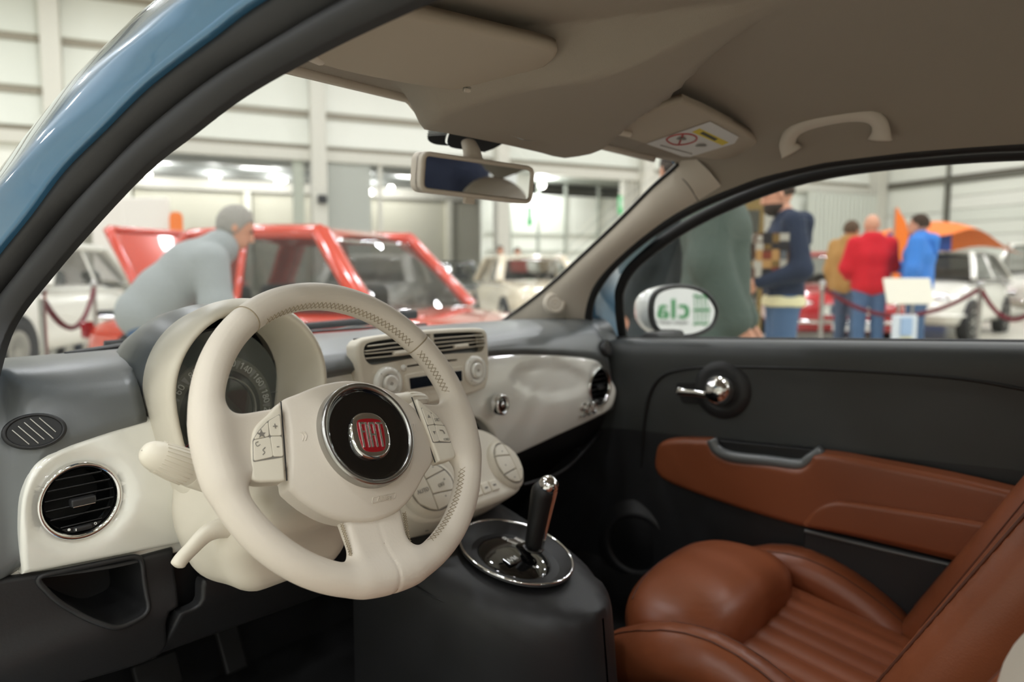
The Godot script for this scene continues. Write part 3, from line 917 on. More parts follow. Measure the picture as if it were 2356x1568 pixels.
			own(pod, "key_mark", tube(curve3(v3([-0.1175, -0.0165, 0.011, -0.1205, -0.019, 0.0107, -0.119, -0.0215, 0.0108, -0.1215, -0.024, 0.0107]), 4), 0.0005, 5), M.mark)
		else:
			own(pod, "key_mark", plate(v2([0.101, 0.0035, 0.106, 0.0035, 0.1035, 0.008]), flat(Transform3D(Basis(), Vector3(0, 0, 0.0125))), 0.0001, 0.0008, 0.004), M.mark)
			own(pod, "key_mark", plate(v2([0.103, -0.014, 0.108, -0.014, 0.1055, -0.0185]), flat(Transform3D(Basis(), Vector3(0, 0, 0.0124))), 0.0001, 0.0008, 0.004), M.mark)
			put(pod, "key_mark", words("SRC", 0.0052, 0.0005), M.mark, Transform3D(Basis(), Vector3(0.1155, 0.0005, 0.0113)))
			own(pod, "key_mark", tube(curve3(v3([0.116, -0.013, 0.0112, 0.121, -0.014, 0.0107, 0.123, -0.018, 0.0105]), 4), 0.0009, 5), M.mark)
			put(pod, "key_mark", words("MENU", 0.0042, 0.0005), M.mark, Transform3D(Basis(), Vector3(0.1225, -0.0255, 0.0105)))
		# small horn embossing beside each pod
		for k in 2:
			own(w, "horn_mark", tube(curve3(v3([s * (0.0735 + 0.003 * k), -0.004, 0.0150 - 0.0010 * k, s * (0.0715 + 0.003 * k), -0.009, 0.0152 - 0.0010 * k, s * (0.0740 + 0.003 * k), -0.014, 0.0150 - 0.0010 * k]), 4), 0.0008, 5), M.ivory_leather)
	# moulded lettering of the cover
	var lb := v2([-0.008, -0.0895, 0.0235, -0.0880, 0.0245, -0.0825, -0.007, -0.0838])
	var fr := PackedVector3Array()
	for p in dense2(round2(lb, 0.0012, 3), 0.003): fr.append(dome.call(p, 0.0))
	own(w, "label_frame", tube(fr, 0.0006, 5, true), M.ivory_trim)
	put(w, "label_letters", words("AIRbag", 0.0062, 0.0016), M.ivory_trim, Transform3D(Basis(Vector3.RIGHT, 0.42), Vector3(0.0085, -0.0860, 0.0140)))
	# medallion
	var md := Node3D.new(); md.name = "medallion"; md.transform = Transform3D(Basis(), Vector3(-0.0005, -0.0145, 0.0235)); w.add_child(md, true)
	own(md, "ring", lathe(v2([0.0525, -0.001, 0.0530, 0.0035, 0.0545, 0.0058, 0.0572, 0.0062, 0.0590, 0.0050, 0.0602, 0.0025, 0.0605, -0.008]), Transform3D(), 72), M.satin)
	own(md, "disc", lathe(v2([0.0004, 0.0018, 0.02, 0.0016, 0.040, 0.0006, 0.0480, 0.0, 0.0515, 0.0022, 0.0532, 0.0026]), Transform3D(), 60), M.gloss_black)
	var em := Node3D.new(); em.name = "emblem"; w.add_child(em)
	em.transform = Transform3D(Basis(Vector3.BACK, deg_to_rad(-3.0)), Vector3(-0.001, -0.018, 0.0255))
	var sq := func(r: float, k: float) -> PackedVector2Array:
		var oo := PackedVector2Array()
		for i in 48:
			var a := TAU * i / 48
			var cx := cos(a); var cy := sin(a)
			oo.append(Vector2(signf(cx) * pow(absf(cx), k) * r, signf(cy) * pow(absf(cy), k) * r * 1.06))
		return oo
	own(em, "emblem_ring", plate(sq.call(0.0262, 0.86), func(p: Vector2, h: float) -> Vector3: return Vector3(p.x, p.y, 0.0046 + h), 0.0042, 0.006, 0.006, [], 5), M.chrome)
	var shield := curve2(v2([-0.0165, 0.014, -0.013, 0.0178, 0.0, 0.0192, 0.013, 0.0178, 0.0165, 0.014, 0.0175, 0.004, 0.0162, -0.010, 0.0135, -0.0170, 0.007, -0.0193, 0.0, -0.0198, -0.007, -0.0193, -0.0135, -0.0170, -0.0162, -0.010, -0.0175, 0.004]), 3)
	own(em, "enamel", plate(shield, flat(Transform3D(Basis(), Vector3(0, 0, 0.0052))), 0.0005, 0.0012, 0.008), M.red_enamel)
	var bars := {"F": [[-0.0135, 0.0, 0.0022, 0.029], [-0.0112, 0.0133, 0.0062, 0.0024], [-0.0116, 0.0035, 0.0048, 0.0022]], "I": [[-0.0062, 0.0, 0.0023, 0.029]], "A": [[-0.0020, -0.001, 0.0022, 0.027], [0.0042, -0.001, 0.0022, 0.027], [0.0011, 0.0133, 0.0070, 0.0024], [0.0011, 0.0, 0.0060, 0.0022]], "T": [[0.0112, 0.0, 0.0023, 0.029], [0.0112, 0.0133, 0.0085, 0.0024]]}
	for ch in bars:
		var mb := MB.new()
		for q in bars[ch]: mb.join(rbox(Vector3(q[2], q[3], 0.0016), 0.0005, Vector3(q[0], q[1], 0.0058)))
		own(em, "letter", mb, M.chrome, 60)

func make_column() -> void:
	var tl := deg_to_rad(28.0)
	var n := Vector3(0, sin(tl), cos(tl))
	var t := thing("steering_column", "ivory moulded column shroud behind the steering wheel", "column cover", Vector3(-0.37, 0.80, -0.17))
	var f := func(p: Vector3) -> float:
		var q := p - Vector3(-0.37, 0.795, -0.175)
		var a := q.dot(n)
		var b := q.dot(Vector3(0, cos(tl), -sin(tl)))
		var tap := 1.0 - 0.9 * maxf(0.0, a)
		var s := sd_box(Vector3(q.x, b, a), Vector3(0.090 * tap, 0.078 * tap, 0.088), 0.03)
		var bowl := sd_box(Vector3(q.x, p.y - 0.742, p.z + 0.195), Vector3(0.094 - 0.25 * maxf(0.0, 0.75 - p.y), 0.060, 0.082), 0.035)
		return smin(s, bowl, 0.03)
	part(t, "shroud", soft(f, Vector3(-0.49, 0.66, -0.30), Vector3(-0.25, 0.91, -0.07), 0.006), M.ivory)
	# tilt lever
	part(t, "release_lever", tube(curve3(v3([-0.521,0.751,-0.125,-0.516,0.758,-0.125,-0.504,0.767,-0.125,-0.484,0.78,-0.125,-0.462,0.78,-0.125,-0.437,0.767,-0.125,-0.407,0.741,-0.125]), 6), range(37).map(func(i): return Vector2(0.0085 + 0.0035 * smoothstep(10, 24, i), 0.0075 + 0.003 * smoothstep(12, 26, i))), 12, false, true, Vector3.BACK, true), M.ivory)
	# light and indicator stalk
	var k := thing("indicator_stalk", "ribbed ivory light stalk left of the steering wheel", "stalk", Vector3(-0.505,0.861,-0.085))
	var a := Vector3(-0.568,0.899,-0.085)
	var b := Vector3(-0.494,0.854,-0.085)
	var x := face(a, (b - a).normalized(), Vector3.UP)
	own_in(k, "stalk_head", lathe(curve2(v2([0.0006, 0.0, 0.008, 0.002, 0.0130, 0.008, 0.0158, 0.017, 0.0175, 0.030, 0.0185, 0.045, 0.0180, 0.058]), 3, false), x, 36), M.ivory)
	own_in(k, "stalk_collar", lathe(v2([0.0170, 0.0585, 0.0185, 0.0595, 0.0180, 0.076, 0.0175, 0.11]), x, 36), M.ivory)
	for i in 22:
		var g := TAU * i / 22
		var p := PackedVector3Array()
		for j in 6:
			var h := lerpf(0.018, 0.052, j / 5.0)
			var r := 0.0160 + 0.0024 * smoothstep(0.017, 0.045, h)
			p.append(x * Vector3(cos(g) * r, sin(g) * r, h))
		own_in(k, "rib", tube(p, Vector2(0.0012, 0.0009), 6, false, true, Vector3.UP, false), M.ivory)
	var lamp := lathe(v2([0.0012, 0.0, 0.0012, 0.001, 0.0019, 0.001, 0.0019, 0.0]), Transform3D(), 14)
	var cam_side := (Vector3(-0.6, 0.25, 1.0)).normalized()
	own_in(k, "stalk_mark", lamp.moved(face(x * Vector3(0, 0, 0.0665) + cam_side * 0.0180, cam_side)), M.mark)
	own_in(k, "stalk_mark", rbox(Vector3(0.005, 0.003, 0.001), 0.0004).moved(face(x * Vector3(0, 0, 0.068) + Vector3(-0.35, -0.12, 1.0).normalized() * 0.0182, Vector3(-0.35, -0.12, 1.0))), M.mark)
	var k2 := thing("wiper_stalk", "ribbed ivory wiper stalk peeping out right of the wheel hub", "stalk", Vector3(-0.206,0.89,-0.1))
	var a2 := Vector3(-0.164,0.892,-0.1)
	var b2 := Vector3(-0.23,0.896,-0.1)
	var x2 := face(a2, (b2 - a2).normalized(), Vector3.UP)
	own_in(k2, "stalk_head", lathe(curve2(v2([0.0006, 0.0, 0.008, 0.002, 0.012, 0.008, 0.0145, 0.018, 0.0155, 0.032, 0.014, 0.09]), 3, false), x2, 30), M.ivory)
	for i in 16:
		var g := TAU * i / 16
		own_in(k2, "rib", tube(PackedVector3Array([x2 * Vector3(cos(g) * 0.0128, sin(g) * 0.0128, 0.011), x2 * Vector3(cos(g) * 0.0152, sin(g) * 0.0152, 0.024), x2 * Vector3(cos(g) * 0.0158, sin(g) * 0.0158, 0.036)]), 0.0010, 6), M.ivory)

func own_in(parent: Node3D, called: String, mb: MB, m: Material, crease := 180.0) -> MeshInstance3D:
	return part(parent, called, mb, m, crease)

func make_console() -> void:
	var t := thing("centre_console", "dark centre console carrying the gear gate", "console", Vector3(0, 0.40, -0.10))
	# body: sections from the climate panel back to its rounded nose
	var rows := []
	for i in 33:
		var s := 1.0 - pow(1.0 - i / 32.0, 2.0)
		var z := lerpf(-0.30, 0.100, s)
		var hw := lerpf(0.15, 0.118, smoothstep(0.0, 1.0, s)) * sqrt(maxf(0.0004, 1.0 - pow(maxf(0.0, (s - 0.50) / 0.50), 2.4)))
		var top := lerpf(0.668, 0.576, s)
		var row := PackedVector3Array()
		for q in v2([-1.02, 0.0, -1.01, 0.2, -1.0, 0.5, -1.0, 0.86, -0.985, 0.925, -0.95, 0.968, -0.88, 0.99, -0.6, 1.0, 0.0, 1.0, 0.6, 1.0, 0.88, 0.99, 0.95, 0.968, 0.985, 0.925, 1.0, 0.86, 1.0, 0.5, 1.01, 0.2, 1.02, 0.0]):
			row.append(Vector3(hw * q.x, lerpf(0.18, top, q.y), z + 0.04 * (1.0 - q.y) * s))
		rows.append(resample3(row, 34))
	part(t, "body", MB.new().grid(rows), M.dark)
	part(t, "body_seam", tube(curve3(v3([-0.1701,0.6422,-0.2847,-0.1577,0.6177,-0.2232,-0.1356,0.5803,-0.1168,-0.1139,0.5769,-0.0286]), 6), 0.0014, 6), M.black)
	var up := Vector3(0, cos(0.235), sin(0.235))
	var fx := face(Vector3(0.0, 0.624, -0.068), up, Vector3(0, 0, -1))
	# oval gate: chrome ring, grey well, black dome
	var ring := PackedVector3Array()
	for p in ell2(Vector2.ZERO, 0.0865, 0.098, 72): ring.append(fx * Vector3(p.x, p.y, 0.004))
	part(t, "gate_ring", tube(ring, 0.0022, 8, true), M.chrome)
	var well := []
	for q in v2([1.02, 0.0, 1.0, 0.004, 0.97, 0.003, 0.9, -0.003, 0.72, -0.012, 0.66, -0.014]):
		var row := PackedVector3Array()
		for p in ell2(Vector2.ZERO, 0.0865 * q.x, 0.098 * q.x, 60): row.append(fx * Vector3(p.x, p.y, q.y))
		well.append(row)
	part(t, "gate_well", MB.new().grid(well, true), M.dark)
	var dm := []
	for i in 9:
		var a := PI / 2 * i / 8.0
		var row := PackedVector3Array()
		for p in ell2(Vector2.ZERO, 0.059 * cos(a) + 0.0004, 0.067 * cos(a) + 0.0004, 48): row.append(fx * Vector3(p.x, p.y, -0.014 + 0.020 * sin(a)))
		dm.append(row)
	part(t, "gate_dome", MB.new().grid(dm, true), M.gloss_black)
	part(t, "gate_key", rbox(Vector3(0.026, 0.020, 0.004), 0.003).moved(fx * Transform3D(Basis(Vector3.BACK, -0.1), Vector3(-0.028, -0.016, 0.003))), M.gloss_black, 60)
	put_at(t, "gate_letter", words("A/M", 0.012, 0.0006), M.white_print, fx * Transform3D(Basis(), Vector3(-0.028, -0.016, 0.0056)))
	put_at(t, "gate_letter", words("E", 0.016, 0.0006), M.white_print, fx * Transform3D(Basis(), Vector3(-0.006, -0.043, 0.0006)))
	put_at(t, "gate_letter", words("R", 0.014, 0.0006), M.white_print, fx * Transform3D(Basis(), Vector3(0.013, 0.034, 0.003)))
	put_at(t, "gate_letter", words("N", 0.014, 0.0006), M.white_print, fx * Transform3D(Basis(), Vector3(0.031, 0.006, 0.003)))
	for k in 2:
		part(t, "gate_slot", tube(PackedVector3Array([fx * Vector3(0.012 + 0.02 * k, 0.028, 0.0035 - 0.0015 * k), fx * Vector3(0.016 + 0.018 * k, 0.0, 0.0055 - 0.003 * k), fx * Vector3(0.020 + 0.012 * k, -0.03, 0.001 - 0.003 * k)]), Vector2(0.0045, 0.001), 8), M.satin)
	# window switches in front of the gate
	for s in [-1.0, 1.0]:
		var wf := face(Vector3(0.078 * s, 0.6685, -0.208), Vector3(0.06 * s, 0.95, 0.28), Vector3(0, 0, -1))
		part(t, "window_switch", rbox(Vector3(0.030, 0.052, 0.010), 0.004).moved(wf), M.dark, 60)
		part(t, "switch_surround", tube(flat_ring(wf, round2(v2([-0.018, -0.029, 0.018, -0.029, 0.018, 0.029, -0.018, 0.029]), 0.006), 0.001), 0.0018, 6, true), M.black)
		for k in 2: part(t, "switch_mark", ball(wf * Vector3(0, 0.012 - 0.024 * k, 0.005), Vector3(0.0035, 0.001, 0.0035), 8), M.silver)
	# gear selector, a thing of its own
	var g := thing("gear_selector", "black and chrome gear selector knob standing in the oval gate", "gear lever", fx * Vector3(0.012, 0.004, 0.004))
	var top := Vector3(0.012,0.736,-0.019)
	var foot := Vector3(0.012,0.633,-0.041)
	var ax := (top - foot).normalized()
	part(g, "stem", tube(PackedVector3Array([fx * Vector3(0.012, 0.004, 0.0), foot + ax * 0.005]), [0.0085, 0.010], 14), M.gloss_black)
	var kf := func(p: Vector3) -> float:
		var a := sd_cone(p, foot + ax * 0.012, top - ax * 0.006, 0.0150, 0.0200)
		return a
	part(g, "grip", soft(kf, foot.min(top) - Vector3.ONE * 0.03, foot.max(top) + Vector3.ONE * 0.03, 0.003), M.black)
	var side := Vector3(0.40, 0.12, 0.9)
	side = (side - ax * side.dot(ax)).normalized()
	var across := ax.cross(side)
	var sh := []
	for i in 15:
		var s := i / 14.0
		var c := (foot + ax * 0.004).lerp(top + ax * 0.004, s)
		var wd := lerpf(0.0105, 0.0165, s) * (0.75 if i == 0 else 1.0)
		var row := PackedVector3Array()
		for j in 13:
			var a := lerpf(-1.35, 1.35, j / 12.0)
			row.append(c + across * sin(a) * wd + side * (cos(a) * lerpf(0.0165, 0.0225, s)))
		sh.append(row)
	part(g, "chrome_shell", MB.new().grid(sh), M.chrome)
	part(g, "cap", ball(top + ax * 0.008 + side * 0.006, Vector3(0.0165, 0.0165, 0.0165), 20), M.chrome)
	part(g, "neck_ring", tube(flat_ring(face(foot + ax * 0.002, ax, side), ell2(Vector2.ZERO, 0.0155, 0.0155, 30), 0.0), 0.0022, 8, true), M.gloss_black)

func flat_ring(x: Transform3D, o: PackedVector2Array, w: float) -> PackedVector3Array:
	var r := PackedVector3Array()
	for p in o: r.append(x * Vector3(p.x, p.y, w))
	return r

func put_at(parent: Node3D, called: String, m: Mesh, mt: Material, at: Transform3D) -> MeshInstance3D:
	return put(parent, called, m, mt, where(parent).affine_inverse() * at)

func side_pt(s: float, y: float, z: float, out := 0.0) -> Vector3:
	return Vector3(s * (SIDE_X + out - SIDE_K * (y - 0.93)), y, z)

func make_body() -> void:
	var t := thing("blue_car", "blue car body with black door seals, seen from the open driver's side", "car", Vector3(0, 0.2, 0))
	# near windscreen pillar: four lines running along it, from the inner seal to the outer skin
	var A := v3([-0.504,1.276,0.474,-0.503,1.279,0.372,-0.506,1.272,0.256,-0.512,1.26,0.154,-0.521,1.24,0.048,-0.533,1.212,-0.032,-0.545,1.186,-0.096,-0.563,1.145,-0.16,-0.592,1.08,-0.239,-0.62,1.018,-0.291,-0.651,0.951,-0.26])
	var B := v3([-0.504,1.306,0.419,-0.506,1.3,0.313,-0.512,1.288,0.18,-0.518,1.274,0.089,-0.527,1.254,-0.008,-0.543,1.219,-0.103,-0.56,1.181,-0.169,-0.579,1.14,-0.228,-0.605,1.08,-0.296,-0.637,1.01,-0.356,-0.673,0.93,-0.342])
	var Cc := v3([-0.524,1.321,0.372,-0.527,1.314,0.258,-0.534,1.3,0.104,-0.541,1.283,0.029,-0.554,1.255,-0.07,-0.569,1.22,-0.143,-0.586,1.184,-0.208,-0.607,1.137,-0.254,-0.633,1.078,-0.32,-0.665,1.007,-0.356,-0.701,0.928,-0.355])
	var E := v3([-0.536,1.35,0.291,-0.54,1.34,0.176,-0.549,1.322,-0.009,-0.557,1.303,-0.088,-0.567,1.281,-0.171,-0.59,1.23,-0.245,-0.608,1.189,-0.297,-0.63,1.141,-0.371,-0.66,1.076,-0.446,-0.695,0.997,-0.481,-0.733,0.913,-0.473])
	var Fo := v3([-0.46,1.43,0.177,-0.466,1.416,0.027,-0.478,1.389,-0.211,-0.489,1.365,-0.295,-0.507,1.326,-0.383,-0.533,1.267,-0.476,-0.558,1.213,-0.538,-0.584,1.153,-0.631,-0.621,1.072,-0.727,-0.665,0.974,-0.772,-0.712,0.87,-0.759])
	var a := curve3(A, 6); var b := curve3(B, 6); var c := curve3(Cc, 6); var e := curve3(E, 6); var f := curve3(Fo, 6)
	var out := Vector3(-0.75, 0.1, 0.65).normalized()
	part(t, "door_seal", MB.new().grid(strip([a, a, b, b], [Vector3(0.010, -0.003, -0.010), Vector3.ZERO, Vector3.ZERO, Vector3(0.004, 0, -0.004)], [0.0, 0.010, 0.0], out)), M.rubber)
	part(t, "door_seal", MB.new().grid(strip([b, b, c, c], [Vector3(0.014, 0, -0.010), Vector3(0.002, 0, -0.002), Vector3(0.004, 0, 0), Vector3(0.02, 0, 0)], [0.0, 0.006, 0.0], out)), M.rubber)
	part(t, "windscreen_pillar", MB.new().grid(strip([c, c, c, e, f, f], [Vector3(0.010, 0, 0.0), Vector3(-0.002, 0.0015, 0), Vector3(-0.003, 0.008, -0.004), Vector3.ZERO, Vector3.ZERO, Vector3(0.06, -0.01, -0.02)], [0.0, 0.0008, 0.003, 0.005, 0.0], out)), M.blue)
	# far side: seal, blue jamb and trim
	var R := curve3(v3([0.692,0.848,-0.383,0.665,0.908,-0.374,0.644,0.954,-0.363,0.619,1.011,-0.339,0.594,1.065,-0.289,0.572,1.115,-0.222,0.549,1.166,-0.132,0.527,1.214,-0.02,0.509,1.255,0.123,0.501,1.273,0.244,0.499,1.276,0.382,0.501,1.272,0.534,0.513,1.246,0.729]), 6)
	part(t, "door_seal", tube(R, Vector2(0.011, 0.008), 10), M.rubber)
	var J1 := curve3(v3([0.719,0.833,-0.395,0.686,0.906,-0.382,0.665,0.953,-0.371,0.639,1.01,-0.344,0.614,1.064,-0.299,0.592,1.116,-0.229,0.568,1.167,-0.139]), 5)
	var J2 := curve3(v3([0.822,0.826,-0.358,0.794,0.888,-0.353,0.767,0.949,-0.348,0.745,0.996,-0.34,0.725,1.041,-0.329,0.7,1.097,-0.283,0.67,1.163,-0.189]), 5)
	part(t, "door_jamb", MB.new().grid([J1, mid(J1, J2, 0.5, Vector3(-0.004, 0, 0)), J2]), M.blue)
	# inner trim of the far pillar
	var W := v3([0.621,0.861,-0.791,0.596,0.943,-0.619,0.569,1.033,-0.45,0.546,1.109,-0.329,0.522,1.189,-0.207,0.502,1.257,-0.11,0.492,1.289,-0.057,0.484,1.317,-0.017])
	var S := v3([0.681,0.866,-0.386,0.644,0.949,-0.362,0.606,1.033,-0.321,0.578,1.095,-0.249,0.552,1.153,-0.154,0.534,1.193,-0.072,0.522,1.218,-0.008,0.514,1.236,0.049])
	var w := curve3(W, 6); var s := curve3(S, 6)
	part(t, "pillar_trim", MB.new().grid(strip([w, w, s, s], [Vector3(0.015, 0, -0.02), Vector3.ZERO, Vector3.ZERO, Vector3(0.015, 0, 0)], [0.0, 0.020, 0.0], Vector3(-0.8, 0.0, 0.6))), M.ivory_trim)
	part(t, "trim_joint", tube(curve3(PackedVector3Array([w[36] + Vector3(0.0, 0, 0.002), w[36].lerp(s[36], 0.5) + Vector3(-0.0165, 0, 0.0125), s[36] + Vector3(-0.002, 0, 0.0)]), 6), 0.0012, 6), M.mark)
	part(t, "windscreen_seal", tube(w.slice(0, 39), 0.0045, 8), M.black)
	# round tweeter cover
	var tw := face(v3([0.576,1.002,-0.419])[0], Vector3(-0.72, 0.08, 0.68))
	part(t, "tweeter", lathe(v2([0.0004, 0.010, 0.003, 0.0105, 0.005, 0.0085, 0.007, 0.0085, 0.009, 0.0105, 0.012, 0.0105, 0.014, 0.0085, 0.016, 0.0085, 0.018, 0.0105, 0.022, 0.0105, 0.026, 0.008, 0.0285, 0.003, 0.029, -0.01]), tw, 40), M.ivory_trim)
	# windscreen and its black printed patch round the mirror foot
	var rows := []
	for i in 21:
		var u := lerpf(-0.60, 0.60, i / 20.0)
		var row := PackedVector3Array()
		for j in 13: row.append(screen_pt(u, j / 12.0))
		rows.append(row)
	part(t, "windscreen", MB.new().grid(rows), M.pane)
	var frit := v3([-0.046,1.3492,-0.1389,0.0174,1.3322,-0.1608,0.0829,1.3233,-0.1724,0.1176,1.3142,-0.1842,0.093,1.2929,-0.2118,0.0324,1.2887,-0.2173,-0.002,1.291,-0.2143,-0.0192,1.3084,-0.1918,-0.0294,1.3292,-0.1648,-0.0512,1.3429,-0.1471])
	part(t, "windscreen_patch", sheet(curve3(frit, 4, true), Vector3(0, 0.79, -0.61), 0.0015), M.black)
	var fo := curve3(v3([-0.0925,1.346,-0.145,-0.0742,1.3381,-0.1553,-0.0664,1.3242,-0.1732,-0.0617,1.3089,-0.193,-0.0486,1.2941,-0.2122,-0.0281,1.2893,-0.2184,0.0009,1.2903,-0.2172]), 5)
	var fi := curve3(v3([-0.0574,1.3477,-0.1428,-0.0417,1.3401,-0.1526,-0.0313,1.3292,-0.1668,-0.0217,1.3142,-0.1862,-0.0147,1.3001,-0.2045,-0.0085,1.2929,-0.2138,0.0009,1.2903,-0.2172]), 5)
	var dots := MB.new()
	for i in fo.size():
		for j in 12:
			for k in 2:
				var p := fo[i].lerp(fi[i], (j + 0.5 * k) / 12.0)
				if k == 1 and i + 1 < fo.size(): p = p.lerp(fo[i + 1].lerp(fi[i + 1], (j + 0.5) / 12.0), 0.5)
				dots.join(box(Vector3(0.0030, 0.0022, 0.0004)).moved(face(p, Vector3(0, 0.79, -0.61))))
	var fo2 := curve3(v3([0.0949,1.3168,-0.1828,0.0817,1.3023,-0.2016,0.0702,1.2905,-0.2168]), 5)
	for i in 16:
		for j in 12:
			var p: Vector3 = fo2[0].lerp(fo2[fo2.size() - 1], i / 15.0) + Vector3(0.0030 * j, 0, 0.0006 * j) * (1.0 - 0.4 * i / 15.0)
			dots.join(box(Vector3(0.0024, 0.0020, 0.0004)).moved(face(p, Vector3(0, 0.79, -0.61))))
	part(t, "dotted_print", dots, M.black, 30).set_meta("kind", "stuff")
	# roof skin, bonnet, sills, floor, bulkhead and tail
	rows = []
	for i in 13:
		var row := PackedVector3Array()
		for j in 17:
			row.append(roof_pt(lerpf(-1.0, 1.0, j / 16.0), i / 12.0))
		rows.append(row)
	part(t, "roof_skin", MB.new().grid(rows), M.blue)
	rows = []
	for i in 9:
		var row := PackedVector3Array()
		for j in 13:
			var x := lerpf(-0.62, 0.62, j / 12.0)
			var z := lerpf(-0.74, -1.35, i / 8.0)
			row.append(Vector3(x, 0.905 - 0.14 * x * x - 0.16 * pow((z + 0.74) / 0.6, 2.0), z))
		rows.append(row)
	part(t, "bonnet", MB.new().grid(rows), M.blue)
	for k in [-1.0, 1.0]:
		part(t, "sill", rbox(Vector3(0.12, 0.14, 1.5), 0.03, Vector3(k * 0.68, 0.27, 0.1)), M.blue, 60)
		part(t, "rear_quarter", rbox(Vector3(0.06, 0.62, 0.75), 0.02, Vector3(k * 0.68, 0.60, 1.22)), M.dark, 60)
		part(t, "centre_pillar", rbox(Vector3(0.05, 0.50, 0.09), 0.015).moved(Transform3D(Basis(Vector3.BACK, k * 0.42), Vector3(k * 0.575, 1.13, 0.87))), M.ivory_trim, 60)
		part(t, "cowl_side", rbox(Vector3(0.05, 0.62, 0.36), 0.02, Vector3(k * 0.70, 0.60, -0.56)), M.dark, 60)
	part(t, "kick_panel", rbox(Vector3(0.03, 0.40, 0.50), 0.01, Vector3(0.645, 0.42, -0.56)), M.dark, 60)
	part(t, "sill_carpet", rbox(Vector3(0.05, 0.16, 1.6), 0.02, Vector3(0.625, 0.28, 0.05)), M.carpet, 60)
	part(t, "tailgate", rbox(Vector3(1.3, 0.62, 0.06), 0.02, Vector3(0, 0.60, 1.60)), M.dark, 60)
	part(t, "carpet", rbox(Vector3(1.30, 0.03, 2.3), 0.01, Vector3(0, 0.235, 0.42)), M.carpet, 60)
	part(t, "bulkhead", rbox(Vector3(1.36, 0.70, 0.03), 0.01, Vector3(0, 0.57, -0.73)), M.carpet, 60)
	part(t, "tunnel", rbox(Vector3(0.22, 0.14, 1.1), 0.04, Vector3(0, 0.30, 0.30)), M.carpet, 60)
	# roof lining
	rows = []
	for i in 61:
		var v := pow(i / 60.0, 1.3)
		var row := PackedVector3Array()
		for j in 97:
			row.append(lining_pt(lerpf(-1.0, 1.0, j / 96.0), v))
		rows.append(row)
	part(t, "roof_lining", MB.new().grid(rows), M.lining)
	var edge := PackedVector3Array()
	for j in range(6, 91): edge.append(lining_pt(lerpf(-1.0, 1.0, j / 96.0), 0.0) + Vector3(0, -0.002, 0.0))
	part(t, "header_rail", tube(edge, Vector2(0.006, 0.008), 8), M.ivory_trim)

func strip(curves: Array, offs: Array, bulge: Array, dir: Vector3) -> Array:
	var rows := []
	for k in curves.size() - 1:
		for q in 4:
			var s := q / 4.0
			var row := PackedVector3Array()
			for i in curves[k].size():
				row.append((curves[k][i] + offs[k]).lerp(curves[k + 1][i] + offs[k + 1], s) + dir * 4.0 * s * (1.0 - s) * (bulge[k] if k < bulge.size() else 0.0))
			rows.append(row)
	var last := PackedVector3Array()
	for p in curves[curves.size() - 1]: last.append(p + offs[offs.size() - 1])
	rows.append(last)
	return rows

func mid(a: PackedVector3Array, b: PackedVector3Array, s: float, o: Vector3) -> PackedVector3Array:
	var r := PackedVector3Array()
	for i in a.size(): r.append(a[i].lerp(b[i], s) + o)
	return r

# thin flat sheet bounded by a loop that lies in a plane
func sheet(loop_: PackedVector3Array, n: Vector3, thick: float) -> MB:
	var x := face(loop_[0], n)
	var inv := x.affine_inverse()
	var o := PackedVector2Array()
	for p in loop_:
		var q := inv * p
		o.append(Vector2(q.x, q.y))
	return plate(o, flat(x), thick * 0.3, thick, 0.02, [], 2, true)

func screen_pt(u: float, v: float) -> Vector3:
	var top := Vector3(u * 0.86, 1.338 - 0.12 * u * u, -0.168 + 0.36 * u * u)
	var bot := Vector3(u, 0.930, -0.70 + 0.28 * u * u)
	return bot.lerp(top, v) + Vector3(0, 0.03, -0.03) * 4.0 * v * (1.0 - v) * 0.6

func seal_y(z: float) -> float:
	var zs := [-0.40, -0.30, -0.23, -0.14, -0.02, 0.12, 0.24, 0.38, 0.55, 0.9, 1.5]
	var ys := [0.94, 1.065, 1.115, 1.165, 1.213, 1.255, 1.272, 1.275, 1.271, 1.24, 1.12]
	for i in range(1, zs.size()):
		if z <= zs[i]: return lerpf(ys[i - 1], ys[i], (z - zs[i - 1]) / (zs[i] - zs[i - 1]))
	return 1.12

func lining_pt(t: float, v: float) -> Vector3:
	var a := absf(t)
	var z0 := lerpf(-0.166 + 0.40 * pow(t * 0.53, 2.0), -0.02, smoothstep(0.90, 1.0, a))
	var z := lerpf(z0, 1.45, v)
	var ye := seal_y(maxf(z, -0.02))
	if t < 0.0: ye += 0.055 * (1.0 - smoothstep(0.15, 0.40, z))
	var zs := [-0.17, -0.06, 0.08, 0.25, 0.6, 0.95, 1.45]
	var ys := [1.338, 1.356, 1.376, 1.390, 1.398, 1.385, 1.28]
	var yc: float = ys[6]
	for i in range(1, 7):
		if z <= zs[i]:
			yc = lerpf(ys[i - 1], ys[i], clampf((z - zs[i - 1]) / (zs[i] - zs[i - 1]), 0, 1))
			break
	var e := lerpf(9.0, 4.0, smoothstep(0.0, 0.18, v))
	var head := lerpf(1.338 - 0.125 * pow(t * 0.53, 2.0), ye, smoothstep(0.93, 1.0, a))
	var yy := lerpf(head, ye + (yc - ye) * (1.0 - pow(a, e)), smoothstep(0.0, 0.14, v))
	var xe := SIDE_X - 0.012 - SIDE_K * (ye - 0.93)
	var x := t * xe
	# raised pod that carries the courtesy light, narrowing to the rear
	return Vector3(x, yy - lining_drop(x, z), z)

func roof_pt(t: float, v: float) -> Vector3:
	var p := lining_pt(t, v)
	var q := lining_pt(t, maxf(v, 0.001))
	var drop := lining_drop(p.x, p.z)
	return Vector3(q.x * 1.06, q.y + drop + 0.022 + 0.012 * absf(t), q.z - 0.012)

